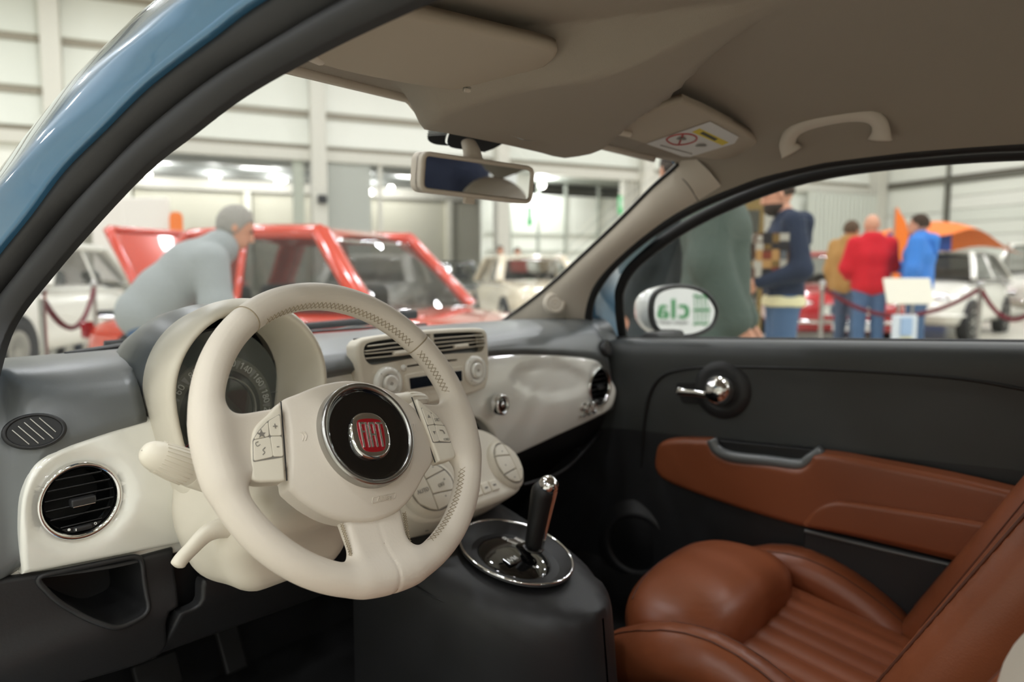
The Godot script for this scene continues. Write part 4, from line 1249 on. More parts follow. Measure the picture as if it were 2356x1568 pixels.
func lining_drop(x: float, z: float) -> float:
	var hw := 0.0
	var zs := [-0.20, -0.15, -0.10, -0.04, 0.04, 0.12, 0.22, 0.34]
	var ws := [0.11, 0.13, 0.19, 0.225, 0.175, 0.115, 0.055, 0.004]
	for i in range(1, 8):
		if z <= zs[i]:
			hw = lerpf(ws[i - 1], ws[i], clampf((z - zs[i - 1]) / (zs[i] - zs[i - 1]), 0, 1))
			break
	if hw <= 0.0: return 0.0
	return 0.062 * (1.0 - smoothstep(hw * 0.84, hw * 1.06 + 0.01, absf(x))) * smoothstep(-0.20, -0.09, z) * (1.0 - smoothstep(0.10, 0.36, z))

func make_overhead() -> void:
	# courtesy light
	var t := thing("courtesy_light", "beige courtesy lamp with a clear lens in the roof pod", "lamp", Vector3(0.01, 1.300, -0.03))
	var x := face(Vector3(0.012, 1.2955, -0.032), Vector3(0, -0.95, 0.30), Vector3(0, 0.3, 0.95))
	part(t, "housing", plate(round2(v2([-0.078, -0.030, -0.055, 0.034, 0.055, 0.034, 0.078, -0.030, 0.03, -0.040, -0.03, -0.040]), 0.012), flat(x), 0.008, 0.022, 0.012, [], 4), M.ivory_trim)
	part(t, "lens", plate(round2(v2([-0.050, -0.022, -0.036, 0.016, 0.036, 0.016, 0.050, -0.022, 0.0, -0.030]), 0.006), flat(x * Transform3D(Basis(), Vector3(0, -0.004, 0.0015))), 0.001, 0.004, 0.01), mat(rgb(120, 122, 116), 0.08, 0.0, 1.0), 60)
	part(t, "lens_rim", tube(flat_ring(x, round2(v2([-0.052, -0.027, -0.038, 0.013, 0.038, 0.013, 0.052, -0.027, 0.0, -0.035]), 0.006), 0.0012), 0.0014, 6, true), M.satin)
	part(t, "sensor_cover", plate(round2(v2([-0.034, 0.042, -0.012, 0.062, 0.038, 0.060, 0.056, 0.046, 0.02, 0.040]), 0.01), flat(x * Transform3D(Basis(), Vector3(0.035, 0.0, -0.004))), 0.003, 0.01, 0.012), M.ivory_trim)
	# rear-view mirror
	var mx := face(Vector3(-0.010, 1.2275, -0.132), Vector3(-0.2555, -0.1093, 0.9606))
	mx.basis = mx.basis * Basis(Vector3.BACK, deg_to_rad(-1.5))
	var m := thing("rear_view_mirror", "ivory framed rear-view mirror hanging from the windscreen", "mirror", mx.origin, "", mx.basis)
	var o := round2(v2([-0.1075, -0.031, 0.1075, -0.033, 0.1075, 0.030, -0.1075, 0.031]), 0.016)
	own(m, "shell", plate(o, func(p: Vector2, w: float) -> Vector3: return Vector3(p.x, p.y, w), 0.004, 0.034, 0.012, [inset2(dense2(o, 0.012), 0.0075)], 3, true), M.ivory_trim)
	own(m, "shell_back", plate(o, func(p: Vector2, w: float) -> Vector3: return Vector3(p.x, p.y, -0.026 - w), 0.008, 0.014, 0.015), M.ivory_trim)
	own(m, "mirror_glass", plate(inset2(dense2(o, 0.012), 0.006), flat(Transform3D(Basis(), Vector3(0, 0, -0.0025))), 0.0005, 0.004, 0.02), M.mirror, 40)
	own(m, "dip_lever", rbox(Vector3(0.020, 0.012, 0.010), 0.003, Vector3(-0.012, -0.036, -0.012)), M.ivory_trim, 60)
	own(m, "stem", tube(curve3(v3([-0.006, 0.022, -0.016, -0.005, 0.040, -0.024, -0.003, 0.056, -0.040]), 5), [Vector2(0.024, 0.010), Vector2(0.022, 0.010), Vector2(0.020, 0.010), Vector2(0.018, 0.010), Vector2(0.017, 0.010), Vector2(0.0165, 0.010), Vector2(0.016, 0.010), Vector2(0.0155, 0.010), Vector2(0.015, 0.010), Vector2(0.0145, 0.010), Vector2(0.014, 0.009)], 14, false, true, Vector3.BACK), M.ivory_trim)
	# sun visors
	var v1 := thing("sun_visor", "large beige sun visor folded up on the driver's side", "sun visor", Vector3(-0.27, 1.32, 0.02))
	var n := Vector3(0, -1, 0.25).normalized()
	var vo := v3([-0.4416,1.3078,-0.0187,-0.3769,1.304,-0.0341,-0.2824,1.3053,-0.0288,-0.1437,1.3109,-0.0064,-0.1205,1.3135,0.0042,-0.1144,1.3208,0.0333,-0.1289,1.3356,0.0926,-0.1402,1.3414,0.1158,-0.1632,1.3431,0.1224,-0.2437,1.3403,0.1112,-0.3834,1.335,0.0902,-0.446,1.3351,0.0904])
	part(v1, "panel", slab(vo, n, 0.007, 0.016, 0.010), M.visor)
	part(v1, "pivot", tube(PackedVector3Array([Vector3(-0.409,1.31,-0.02), Vector3(-0.382,1.311,-0.03)]), Vector2(0.008, 0.007), 10), M.ivory_trim)
	part(v1, "clip_recess", slab(v3([-0.1891,1.3105,0.002,-0.1807,1.3121,0.0085,-0.164,1.3134,0.0137,-0.1571,1.3105,0.002,-0.173,1.3094,-0.0026]), n, 0.0008, 0.002, 0.005), M.mark)
	part(v1, "clip_bar", tube(v3([-0.1876,1.3102,0.0021,-0.1599,1.3114,0.0069]), 0.0032, 8), M.ivory_trim)
	var v2_ := thing("passenger_sun_visor", "small beige sun visor with a white warning sticker on the far side", "sun visor", Vector3(0.36, 1.31, 0.03))
	var n2 := Vector3(-0.13, -1, 0.22).normalized()
	var po := v3([0.1684,1.3141,-0.0139,0.1688,1.3281,0.0501,0.1774,1.3408,0.1129,0.2021,1.3401,0.1244,0.337,1.3258,0.1393,0.4309,1.3143,0.1425,0.4732,1.3053,0.1264,0.4771,1.2967,0.0897,0.4469,1.2921,0.0509,0.3425,1.2975,0.0138,0.2477,1.306,-0.0037])
	part(v2_, "panel", slab(po, n2, 0.006, 0.014, 0.010), M.visor)
	part(v2_, "pivot", tube(v3([0.1725,1.3129,-0.0054,0.2097,1.3114,0.01]), 0.0055, 8), M.ivory_trim)
	part(v2_, "sticker", slab(v3([0.2719,1.3036,0.0067,0.2795,1.3279,0.1213,0.3805,1.3165,0.1292,0.4019,1.31,0.1124,0.3925,1.2933,0.0308,0.3781,1.2932,0.0221]), n2, 0.0002, 0.0006, 0.02, true), mat(rgb(212, 210, 206), 0.55))
	part(v2_, "sticker_band", slab(v3([0.2915,1.3174,0.0829,0.2895,1.321,0.0982,0.3883,1.3102,0.1076,0.3915,1.3068,0.094]), n2, 0.0001, 0.0004, 0.02, true), mat(rgb(214, 190, 30), 0.55))
	part(v2_, "sticker_text", slab(v3([0.3073,1.3166,0.0898,0.3055,1.3184,0.097,0.3567,1.3127,0.1011,0.3587,1.3108,0.0937]), n2, 0.0001, 0.0003, 0.02, true), mat(rgb(60, 55, 20), 0.6))
	var ring := v3([0.285,1.3085,0.0387,0.277,1.3124,0.052,0.2831,1.3151,0.0677,0.2985,1.3153,0.0779,0.3186,1.3129,0.0788,0.3311,1.3091,0.0688,0.3285,1.3055,0.0509,0.3123,1.3048,0.038])
	part(v2_, "sticker_ring", tube(curve3(ring, 4, true), 0.0014, 6, true), mat(rgb(175, 45, 40), 0.55))
	part(v2_, "sticker_slash", tube(v3([0.3201,1.3051,0.0442,0.2856,1.3152,0.0697]), 0.0015, 6), mat(rgb(175, 45, 40), 0.55))
	part(v2_, "sticker_figure", ball(v3([0.3032,1.3103,0.0577])[0], Vector3(0.012, 0.0012, 0.008), 10), M.mark)
	part(v2_, "sticker_figure", ball(v3([0.3601,1.3049,0.0668])[0], Vector3(0.012, 0.0010, 0.010), 10), M.mark)
	part(v2_, "sticker_text", tube(v3([0.2964,1.3031,0.0209,0.3805,1.2964,0.0401]), 0.0010, 6), M.mark)
	# grab handle
	var g := thing("grab_handle", "beige grab handle above the far side window", "handle", Vector3(0.43, 1.31, 0.27))
	var gp := curve3(v3([0.439,1.288,0.203,0.432,1.303,0.197,0.424,1.321,0.207,0.419,1.332,0.232,0.417,1.337,0.272,0.417,1.337,0.307,0.419,1.332,0.332,0.424,1.321,0.345,0.43,1.308,0.348,0.436,1.294,0.346]), 5)
	part(g, "bar", tube(gp, range(46).map(func(i): return Vector2(0.0125 + 0.008 * pow(absf(i - 22.5) / 22.5, 6.0), 0.0105)), 12, false, true, Vector3(-1, 0, 0)), M.ivory_trim)

# padded slab from a loop lying in a plane; its face looks along n
func slab(loop_: PackedVector3Array, n: Vector3, bevel: float, depth: float, step: float, straight := false) -> MB:
	var x := face(loop_[0], n, Vector3(0, 0, -1))
	var inv := x.affine_inverse()
	var o := PackedVector2Array()
	for p in loop_:
		var q := inv * p
		o.append(Vector2(q.x, q.y))
	if not straight: o = curve2(o, 4)
	return plate(o, flat(x), bevel, depth, step, [], 4, true)

func make_door() -> void:
	var t := thing("passenger_door", "dark door panel with brown leather armrest and chrome handle", "car door", Vector3(0.64, 0.30, 0.2))
	var belt := func(z: float) -> float: return 0.908 + 0.049 * (z + 0.294)
	var rows := []
	for i in 41:
		var z := lerpf(-0.375, 0.86, i / 40.0)
		var b: float = belt.call(z)
		if i < 3: b -= 0.012 * (1.0 - i / 3.0)
		var sec := PackedVector3Array()
		for q in v2([0.74, -0.20, 0.735, -0.02, 0.70, 0.004, 0.665, 0.0055, 0.643, 0.002, 0.633, -0.006, 0.629, -0.018, 0.6275, -0.05, 0.630, -0.065, 0.632, -0.12, 0.630, -0.25, 0.622, -0.36, 0.620, -0.50, 0.628, -0.66]):
			sec.append(Vector3(q.x, b + q.y, z))
		rows.append(resample3(curve3(sec, 4), 48))
	var upper := []
	var lower := []
	for r in rows:
		upper.append(r.slice(0, 26))
		lower.append(r.slice(25))
	part(t, "lightened_belt", MB.new().grid(upper), relief(mat(rgb(58, 60, 59), 0.5), M.dark.heightmap_texture, 0.012, 12))  # paler than the panel below: light falling on the ledge put into its colour
	part(t, "panel", MB.new().grid(lower), M.dark)
	part(t, "panel_groove", tube(curve3(v3([0.629,0.61,-0.195,0.629,0.723,-0.189,0.629,0.793,-0.175,0.629,0.834,-0.148,0.629,0.855,-0.104,0.629,0.869,-0.02,0.629,0.88,0.133,0.629,0.887,0.3,0.629,0.888,0.445,0.629,0.878,0.546,0.629,0.865,0.631]), 6), 0.0035, 8), M.black)
	# armrest
	var o := curve2(v2([-0.148,0.64,-0.139,0.679,-0.107,0.697,-0.048,0.707,-0.007,0.71,0.006,0.688,0.044,0.678,0.129,0.684,0.184,0.685,0.206,0.7,0.229,0.723,0.35,0.723,0.456,0.719,0.571,0.709,0.629,0.705,0.637,0.573,0.579,0.565,0.497,0.566,0.393,0.569,0.279,0.569,0.186,0.565,0.057,0.572,-0.067,0.586,-0.125,0.599,-0.144,0.616]), 4)
	part(t, "armrest", plate(o, func(p: Vector2, w: float) -> Vector3: return Vector3(0.600 - 0.030 * smoothstep(-0.15, 0.45, p.x) - w, p.y, p.x), 0.014, 0.045, 0.016, [], 5), M.brown, 60)
	var ob := curve2(v2([0.208,0.572,0.211,0.589,0.227,0.613,0.253,0.632,0.285,0.641,0.365,0.647,0.462,0.651,0.575,0.652,0.633,0.651,0.637,0.584,0.58,0.575,0.492,0.577,0.397,0.579,0.284,0.577]), 4)
	part(t, "elbow_pad", plate(ob, func(p: Vector2, w: float) -> Vector3: return Vector3(0.588 - 0.030 * smoothstep(-0.15, 0.45, p.x) - w, p.y, p.x), 0.010, 0.02, 0.016, [], 5), M.brown, 60)
	# pull cup
	part(t, "pull_cup", plate(round2(v2([-0.008,0.711,0.231,0.724,0.19,0.684,0.033,0.674,0.008,0.684]), 0.008), func(p: Vector2, w: float) -> Vector3: return Vector3(0.606 - w, p.y, p.x), 0.002, 0.02, 0.012), M.black, 60)
	part(t, "pull_lip", tube(curve3(v3([0.597,0.714,-0.004,0.597,0.693,0.009,0.597,0.683,0.044,0.597,0.687,0.124,0.597,0.69,0.186,0.597,0.705,0.206,0.597,0.726,0.229]), 5), Vector2(0.011, 0.012), 10, false, true, Vector3.UP), M.pad)
	# inside handle
	var hx := face(Vector3(0.622,0.821,0.002), Vector3(-1, 0, 0))
	part(t, "handle_dish", lathe(v2([0.0004, -0.004, 0.036, -0.003, 0.042, 0.0005, 0.050, 0.0005, 0.060, -0.003, 0.066, -0.008]), hx, 40), M.dark)
	part(t, "door_handle", lathe(curve2(v2([0.0006, 0.036, 0.015, 0.033, 0.026, 0.026, 0.033, 0.014, 0.035, 0.004, 0.034, -0.006]), 3, false), hx, 36), M.chrome, 180.0, "chrome round door handle")
	part(t, "door_lever", tube(curve3(v3([0.604,0.811,-0.091,0.604,0.81,-0.08,0.604,0.811,-0.048,0.604,0.81,-0.017,0.604,0.812,0.003]), 4), range(17).map(func(i): return Vector2(0.006, 0.0105 - 0.0030 * sin(PI * i / 16.0))), 12, false, true, Vector3.UP), M.chrome)
	part(t, "lever_recess", plate(round2(v2([-0.11,0.825,-0.02,0.834,-0.018,0.785,-0.092,0.778]), 0.012), func(p: Vector2, w: float) -> Vector3: return Vector3(0.6265 - w, p.y, p.x), 0.001, 0.004, 0.02), M.black, 60)
	# loudspeaker
	var sx := face(Vector3(0.612,0.425,-0.197), Vector3(-0.97, 0.0, 0.25))
	part(t, "speaker_rim", lathe(v2([0.064, 0.000, 0.068, 0.006, 0.074, 0.008, 0.082, 0.005, 0.094, -0.003, 0.105, -0.012]), sx, 48), M.dark)
	part(t, "speaker_grille", lathe(v2([0.0004, 0.006, 0.03, 0.005, 0.066, 0.001]), sx, 40), M.black)
	# map pocket
	part(t, "map_pocket", plate(round2(v2([0.2,0.562,0.229,0.564,0.468,0.561,0.604,0.561,0.613,0.402,0.257,0.266,0.199,0.486]), 0.012), func(p: Vector2, w: float) -> Vector3: return Vector3(0.592 - w, p.y, p.x), 0.006, 0.04, 0.02, [], 4), M.dark, 60)
	part(t, "pocket_edge_highlight", tube(v3([0.588,0.559,0.204,0.588,0.558,0.245,0.588,0.556,0.362,0.588,0.556,0.467,0.588,0.556,0.593]), 0.0038, 8), M.pad)  # pale grey paints the highlight along the pocket's top edge
	# window frame and pane
	var wf := curve3(v3([0.752,0.848,-0.311,0.73,0.896,-0.31,0.704,0.954,-0.305,0.684,0.999,-0.297,0.667,1.037,-0.285,0.644,1.088,-0.241,0.618,1.145,-0.149,0.596,1.195,-0.042,0.575,1.241,0.098,0.564,1.265,0.225,0.561,1.272,0.37,0.562,1.269,0.53,0.57,1.253,0.709]), 6)
	part(t, "window_channel", tube(wf, Vector2(0.013, 0.009), 10), M.rubber)
	var gl := []
	for i in 21:
		var z := lerpf(-0.36, 0.84, i / 20.0)
		var row := PackedVector3Array()
		for j in 9: row.append(side_pt(1.0, lerpf(0.90, seal_y(z) + 0.02, j / 8.0), z, 0.055))
		gl.append(row)
	part(t, "window_pane", MB.new().grid(gl), M.pane)
	part(t, "window_wiper", tube(PackedVector3Array([Vector3(0.700, belt.call(-0.36) + 0.004, -0.36), Vector3(0.700, belt.call(0.84) + 0.004, 0.84)]), Vector2(0.007, 0.006), 8), M.rubber)
	# outside mirror: shell, rim and glass
	var mc := Vector3(0.865,0.977,-0.209)
	var mn := Vector3(-0.62, 0.04, 0.78).normalized()
	mn = MIRROR_N
	var mf := face(mc, mn)
	var m := thing("door_mirror", "white shelled outside mirror with a black rim on the far door", "side mirror", mc)
	var k := mirror_shape()
	part(m, "mirror_rim", plate(k, flat(mf), 0.006, 0.020, 0.012, [inset2(dense2(k, 0.012), 0.011)], 3), M.black)
	part(m, "mirror_glass", plate(inset2(dense2(k, 0.012), 0.009), flat(mf * Transform3D(Basis(), Vector3(0, 0, -0.004))), 0.0005, 0.004, 0.03), M.mirror, 40)
	var sh := []
	for i in 9:
		var a := PI / 2 * i / 8.0
		var row := PackedVector3Array()
		for p in dense2(k, 0.012): row.append(mf * Vector3(p.x * (cos(a) * 1.0 + 0.001) - 0.045 * sin(a), p.y * (cos(a) + 0.001), -0.014 - 0.100 * sin(a)))
		sh.append(row)
	part(m, "mirror_shell", MB.new().grid(sh, true), mat(rgb(228, 230, 226), 0.2, 0.0, 1.0))
	part(m, "mirror_foot", rbox(Vector3(0.15, 0.030, 0.05), 0.012).moved(Transform3D(Basis(), mc + Vector3(-0.085, -0.062, -0.015))), M.black, 60)

const MIRROR_N := Vector3(-0.53, 0.02, 0.848)
func mirror_shape() -> PackedVector2Array:
	return curve2(v2([-0.100, 0.016, -0.085, 0.053, -0.040, 0.070, 0.017, 0.070, 0.068, 0.054, 0.102, 0.018, 0.107, -0.014, 0.088, -0.048, 0.040, -0.068, -0.017, -0.072, -0.062, -0.063, -0.093, -0.034]), 4)

# finds the upper side of a soft shape under (x, z)
func drape(f: Callable, p: PackedVector2Array, y0: float, lift := 0.0) -> PackedVector3Array:
	var o := PackedVector3Array()
	for q in p:
		var y := y0
		var n := 0
		while n < 60:
			var d: float = f.call(Vector3(q.x, y, q.y))
			if d < 0.0004: break
			y -= maxf(d * 0.7, 0.0005)
			n += 1
		if n < 60: o.append(Vector3(q.x, y + lift, q.y))
	return o

func make_seat(called: String, label: String, at: Vector3, shell: Material, upper: Material) -> void:
	var t := thing(called, label, "car seat", at)
	var base := func(p: Vector3) -> float:
		return sd_box(p - Vector3(0, 0.075, 0.215), Vector3(0.235, 0.065, 0.225), 0.05)
	own(t, "cushion_base", soft(base, Vector3(-0.26, 0.01, -0.03), Vector3(0.26, 0.20, 0.46), 0.014), shell)
	var insert := func(p: Vector3) -> float:
		var flute := 0.0045 * absf(cos(PI * p.x / 0.05))
		var q := p - Vector3(0, 0.150 - 0.17 * (p.z - 0.13) + flute - 0.25 * p.x * p.x, 0.27)
		return sd_box(q, Vector3(0.195, 0.05, 0.19), 0.03)
	own(t, "seat_insert", soft(insert, Vector3(-0.21, 0.03, 0.06), Vector3(0.21, 0.25, 0.48), 0.007), M.brown)
	for k in 5:
		var x := -0.10 + 0.05 * k + 0.025
		if k == 4: continue
		own(t, "flute_seam", tube(drape(insert, PackedVector2Array(range(22).map(func(i): return Vector2(x, 0.17 + 0.012 * i))), 0.26), 0.0011, 6), M.brown_dark)
	var thigh := func(p: Vector3) -> float:
		var q := p - Vector3(0.0, 0.202, 0.082)
		q.y += 0.30 * q.x * q.x
		var e := Vector3(absf(q.x) / 0.205, absf(q.y) / 0.072, absf(q.z) / 0.112)
		return (pow(pow(e.x, 3.4) + pow(e.y, 2.4) + pow(e.z, 2.8), 1.0 / 2.8) - 1.0) * 0.07
	own(t, "thigh_pad", soft(thigh, Vector3(-0.22, 0.11, -0.04), Vector3(0.22, 0.285, 0.21), 0.008), M.brown)
	var front := PackedVector2Array()
	for i in 21: front.append(Vector2(-0.165 + 0.33 * i / 20.0, -0.005 + 0.012 * pow((i - 10.0) / 10.0, 2.0)))
	own(t, "piping", tube(drape(thigh, front, 0.29), 0.0016, 8), M.brown_dark)
	for s in [-1.0, 1.0]:
		var cl := resample3(curve3(v3([s * 0.205, 0.150, 0.025, s * 0.218, 0.190, 0.10, s * 0.222, 0.202, 0.18, s * 0.222, 0.182, 0.255, s * 0.218, 0.142, 0.325, s * 0.212, 0.09, 0.385]), 5), 13)
		var bol := func(p: Vector3) -> float:
			var d := 1e3
			for i in 12: d = minf(d, sd_cone(p, cl[i], cl[i + 1], 0.046, 0.046))
			return d
		own(t, "side_bolster", soft(bol, Vector3(s * 0.215 - 0.07, 0.03, -0.04), Vector3(s * 0.215 + 0.07, 0.27, 0.45), 0.008), M.brown)
		var line := PackedVector2Array()
		for i in 26: line.append(Vector2(s * lerpf(0.222, 0.238, smoothstep(0.0, 6.0, i)), 0.0 + 0.0145 * i))
		own(t, "piping", tube(drape(bol, line, 0.29), 0.0015, 8), M.brown_dark)
		var line2 := PackedVector2Array()
		for i in 20: line2.append(Vector2(s * 0.196, 0.10 + 0.0145 * i))
		own(t, "piping", tube(drape(bol, line2, 0.29), 0.0012, 8), M.brown_dark)
	# backrest leaning to the rear
	var rec := deg_to_rad(29.0)
	var bx := Transform3D(Basis(Vector3.RIGHT, rec), Vector3(0, 0.165, 0.43))
	var inv := bx.affine_inverse()
	var back := func(p: Vector3) -> float:
		var q := inv * p
		var wdt := 0.235 - 0.10 * maxf(0.0, q.y - 0.36)
		var a := sd_box(q - Vector3(0, 0.29, 0.03), Vector3(wdt, 0.32, 0.052), 0.045)
		var bs := sd_cone(Vector3(absf(q.x), q.y, q.z), Vector3(0.200, -0.02, -0.012), Vector3(0.190, 0.42, -0.018), 0.048, 0.045)
		return smin(a, bs, 0.04)
	own(t, "backrest", soft(back, Vector3(-0.27, 0.08, 0.30), Vector3(0.27, 0.78, 0.86), 0.011), shell)
	for s in [-1.0, 1.0]:
		for k in 2:
			var pipe := PackedVector3Array()
			for i in 17:
				var x: float = s * (0.150 if k else 0.212)
				var y := lerpf(0.0, 0.50, i / 16.0)
				var z := -0.12
				var n := 0
				while n < 60 and back.call(bx * Vector3(x, y, z)) > 0.0004: z += maxf(0.0006, back.call(bx * Vector3(x, y, z)) * 0.7); n += 1
				pipe.append(bx * Vector3(x, y, z))
			own(t, "piping", tube(pipe, 0.0022 if k == 0 else 0.0013, 8), M.brown_dark)
	if upper != shell:
		var crown := func(p: Vector3) -> float:
			var q := inv * p
			return sd_box(q - Vector3(0, 0.46, 0.018), Vector3(0.240, 0.17, 0.088), 0.06)
		own(t, "shoulder_panel", soft(crown, Vector3(-0.27, 0.32, 0.40), Vector3(0.25, 0.82, 0.88), 0.011), upper)
	# round head restraint on two posts
	var hx := bx * Transform3D(Basis(), Vector3(0, 0.735, 0.02))
	own(t, "head_restraint", lathe(curve2(v2([0.0006, -0.040, 0.07, -0.038, 0.105, -0.022, 0.118, 0.0, 0.110, 0.028, 0.08, 0.045, 0.0006, 0.050]), 4, false), hx, 40), M.ivory_leather)
	for s in [-1.0, 1.0]: own(t, "post", tube(PackedVector3Array([bx * Vector3(s * 0.05, 0.56, 0.03), bx * Vector3(s * 0.05, 0.68, 0.03)]), 0.006, 10), M.chrome)
	own(t, "recline_knob", tube(curve3(v3([-0.262, 0.085, 0.105, -0.270, 0.108, 0.125, -0.270, 0.100, 0.155, -0.262, 0.080, 0.19]), 4), Vector2(0.014, 0.012), 12, false, true, Vector3.RIGHT, true), M.pad)
	own(t, "seat_rail", rbox(Vector3(0.36, 0.06, 0.42), 0.02, Vector3(0, 0.015, 0.25)), M.black, 60)

func make_footwell() -> void:
	for q in [["accelerator_pedal", "narrow black accelerator pedal in the dark footwell", -0.24, 0.042, 0.10], ["brake_pedal", "wide black brake pedal in the dark footwell", -0.37, 0.075, 0.055]]:
		var p := thing(q[0], q[1], "pedal", Vector3(q[2], 0.40, -0.55))
		own(p, "pad", rbox(Vector3(q[3], q[4], 0.012), 0.005).moved(Transform3D(Basis(Vector3.RIGHT, -0.5), Vector3.ZERO)), M.rubber, 60)
		own(p, "arm", tube(curve3(v3([0, 0.0, -0.01, 0, 0.10, -0.05, 0, 0.22, -0.10]), 4), 0.007, 8), M.satin)
	var w := thing("windscreen_wiper", "black windscreen wiper lying along the screen base", "wiper", Vector3(0.30, 0.945, -0.66))
	part(w, "blade", tube(v3([-0.35, 0.945, -0.755, 0.05, 0.956, -0.745, 0.335, 0.966, -0.705]), Vector2(0.006, 0.009), 8), M.black)
	part(w, "arm_cap", rbox(Vector3(0.05, 0.022, 0.02), 0.006).moved(Transform3D(Basis(), Vector3(0.34, 0.973, -0.70))), M.black, 60)


# ================================================================ the exhibition hall
const HALL_A := Vector3(0.8988, 0, 0.4384)     # along the far wall, to the right
const HALL_N := Vector3(0.4384, 0, -0.8988)    # towards the far wall
const EYE := Vector3(-0.871, 1.076, 0.6554)
var HT := Transform3D(Basis(HALL_A, Vector3.UP, -HALL_N), Vector3(EYE.x, 0, EYE.z))

func _ready() -> void:
	# camera
	var cam := Camera3D.new()
	cam.name = "camera"
	var yaw := deg_to_rad(50.0)
	var pitch := atan(155.0 / 1650.0)
	var look := Vector3(sin(yaw) * cos(pitch), -sin(pitch), -cos(yaw) * cos(pitch))
	add_child(cam)
	cam.look_at_from_position(EYE, EYE + look, Vector3.UP)
	cam.near = 0.05
	cam.far = 300.0
	var at := CameraAttributesPhysical.new()
	at.frustum_focal_length = 12.0 / (784.0 / 1650.0)
	at.frustum_focus_distance = 0.83
	at.exposure_aperture = 3.3
	cam.attributes = at
	cam.current = true
	# air and exposure
	var we := WorldEnvironment.new()
	var env := Environment.new()
	env.background_mode = Environment.BG_COLOR
	env.background_color = Color(0.0, 0.0, 0.0)
	env.tonemap_mode = Environment.TONE_MAPPER_LINEAR
	env.tonemap_exposure = 1.0
	env.sdfgi_enabled = true
	env.ssao_enabled = true
	env.ssil_enabled = true
	we.environment = env
	add_child(we)
	make_materials()
	unseen_lamps()
	make_hall()
	make_body()
	make_dashboard()
	make_wheel()
	make_column()
	make_console()
	make_overhead()
	make_door()
	make_seat("seat", "tan brown leather passenger seat with a fluted cushion", Vector3(0.36, 0.275, 0.03), M.brown, M.brown)
	make_seat("seat", "driver's seat with an ivory shoulder panel at the picture's corner", Vector3(-0.37, 0.275, 0.072), M.brown, M.ivory_leather)
	make_footwell()
	make_cars()
	make_people()
	make_stands()

func unseen_lamps() -> void:  # lamps out of view overhead, placed to light the hall and the cabin
	var glow := mat(rgb(255, 250, 238), 0.5)
	glow.emission_enabled = true
	glow.emission = rgb(250, 252, 255)
	glow.emission_energy_multiplier = 6.0
	var k := 0
	for i in 9:
		for j in 8:
			var p := HT * Vector3(-17.0 + 5.0 * i, 8.6, -(-16.0 + 4.9 * j))
			var t := thing("unseen_hall_lamp", "unseen ceiling lamp high under the hall roof, lighting hall and cabin", "lamp", p, "unseen ceiling lamps of the hall", HT.basis)
			own(t, "lamp_housing", rbox(Vector3(0.72, 0.20, 0.72), 0.08, Vector3(0, 0.115, 0)), M.silver, 60)
			own(t, "lamp_panel", box(Vector3(0.60, 0.02, 0.60), Vector3(0, 0.005, 0)), glow, 30)
			var l := AreaLight3D.new()
			l.name = "lamp_light"
			l.area_size = Vector2(0.6, 0.6)
			l.area_normalize_energy = true
			l.light_color = rgb(246, 250, 255)
			l.light_energy = 12.5
			l.area_range = 60.0
			l.shadow_enabled = true
			l.transform = Transform3D(Basis(Vector3.RIGHT, -PI / 2), Vector3(0, -0.02, 0))
			t.add_child(l)

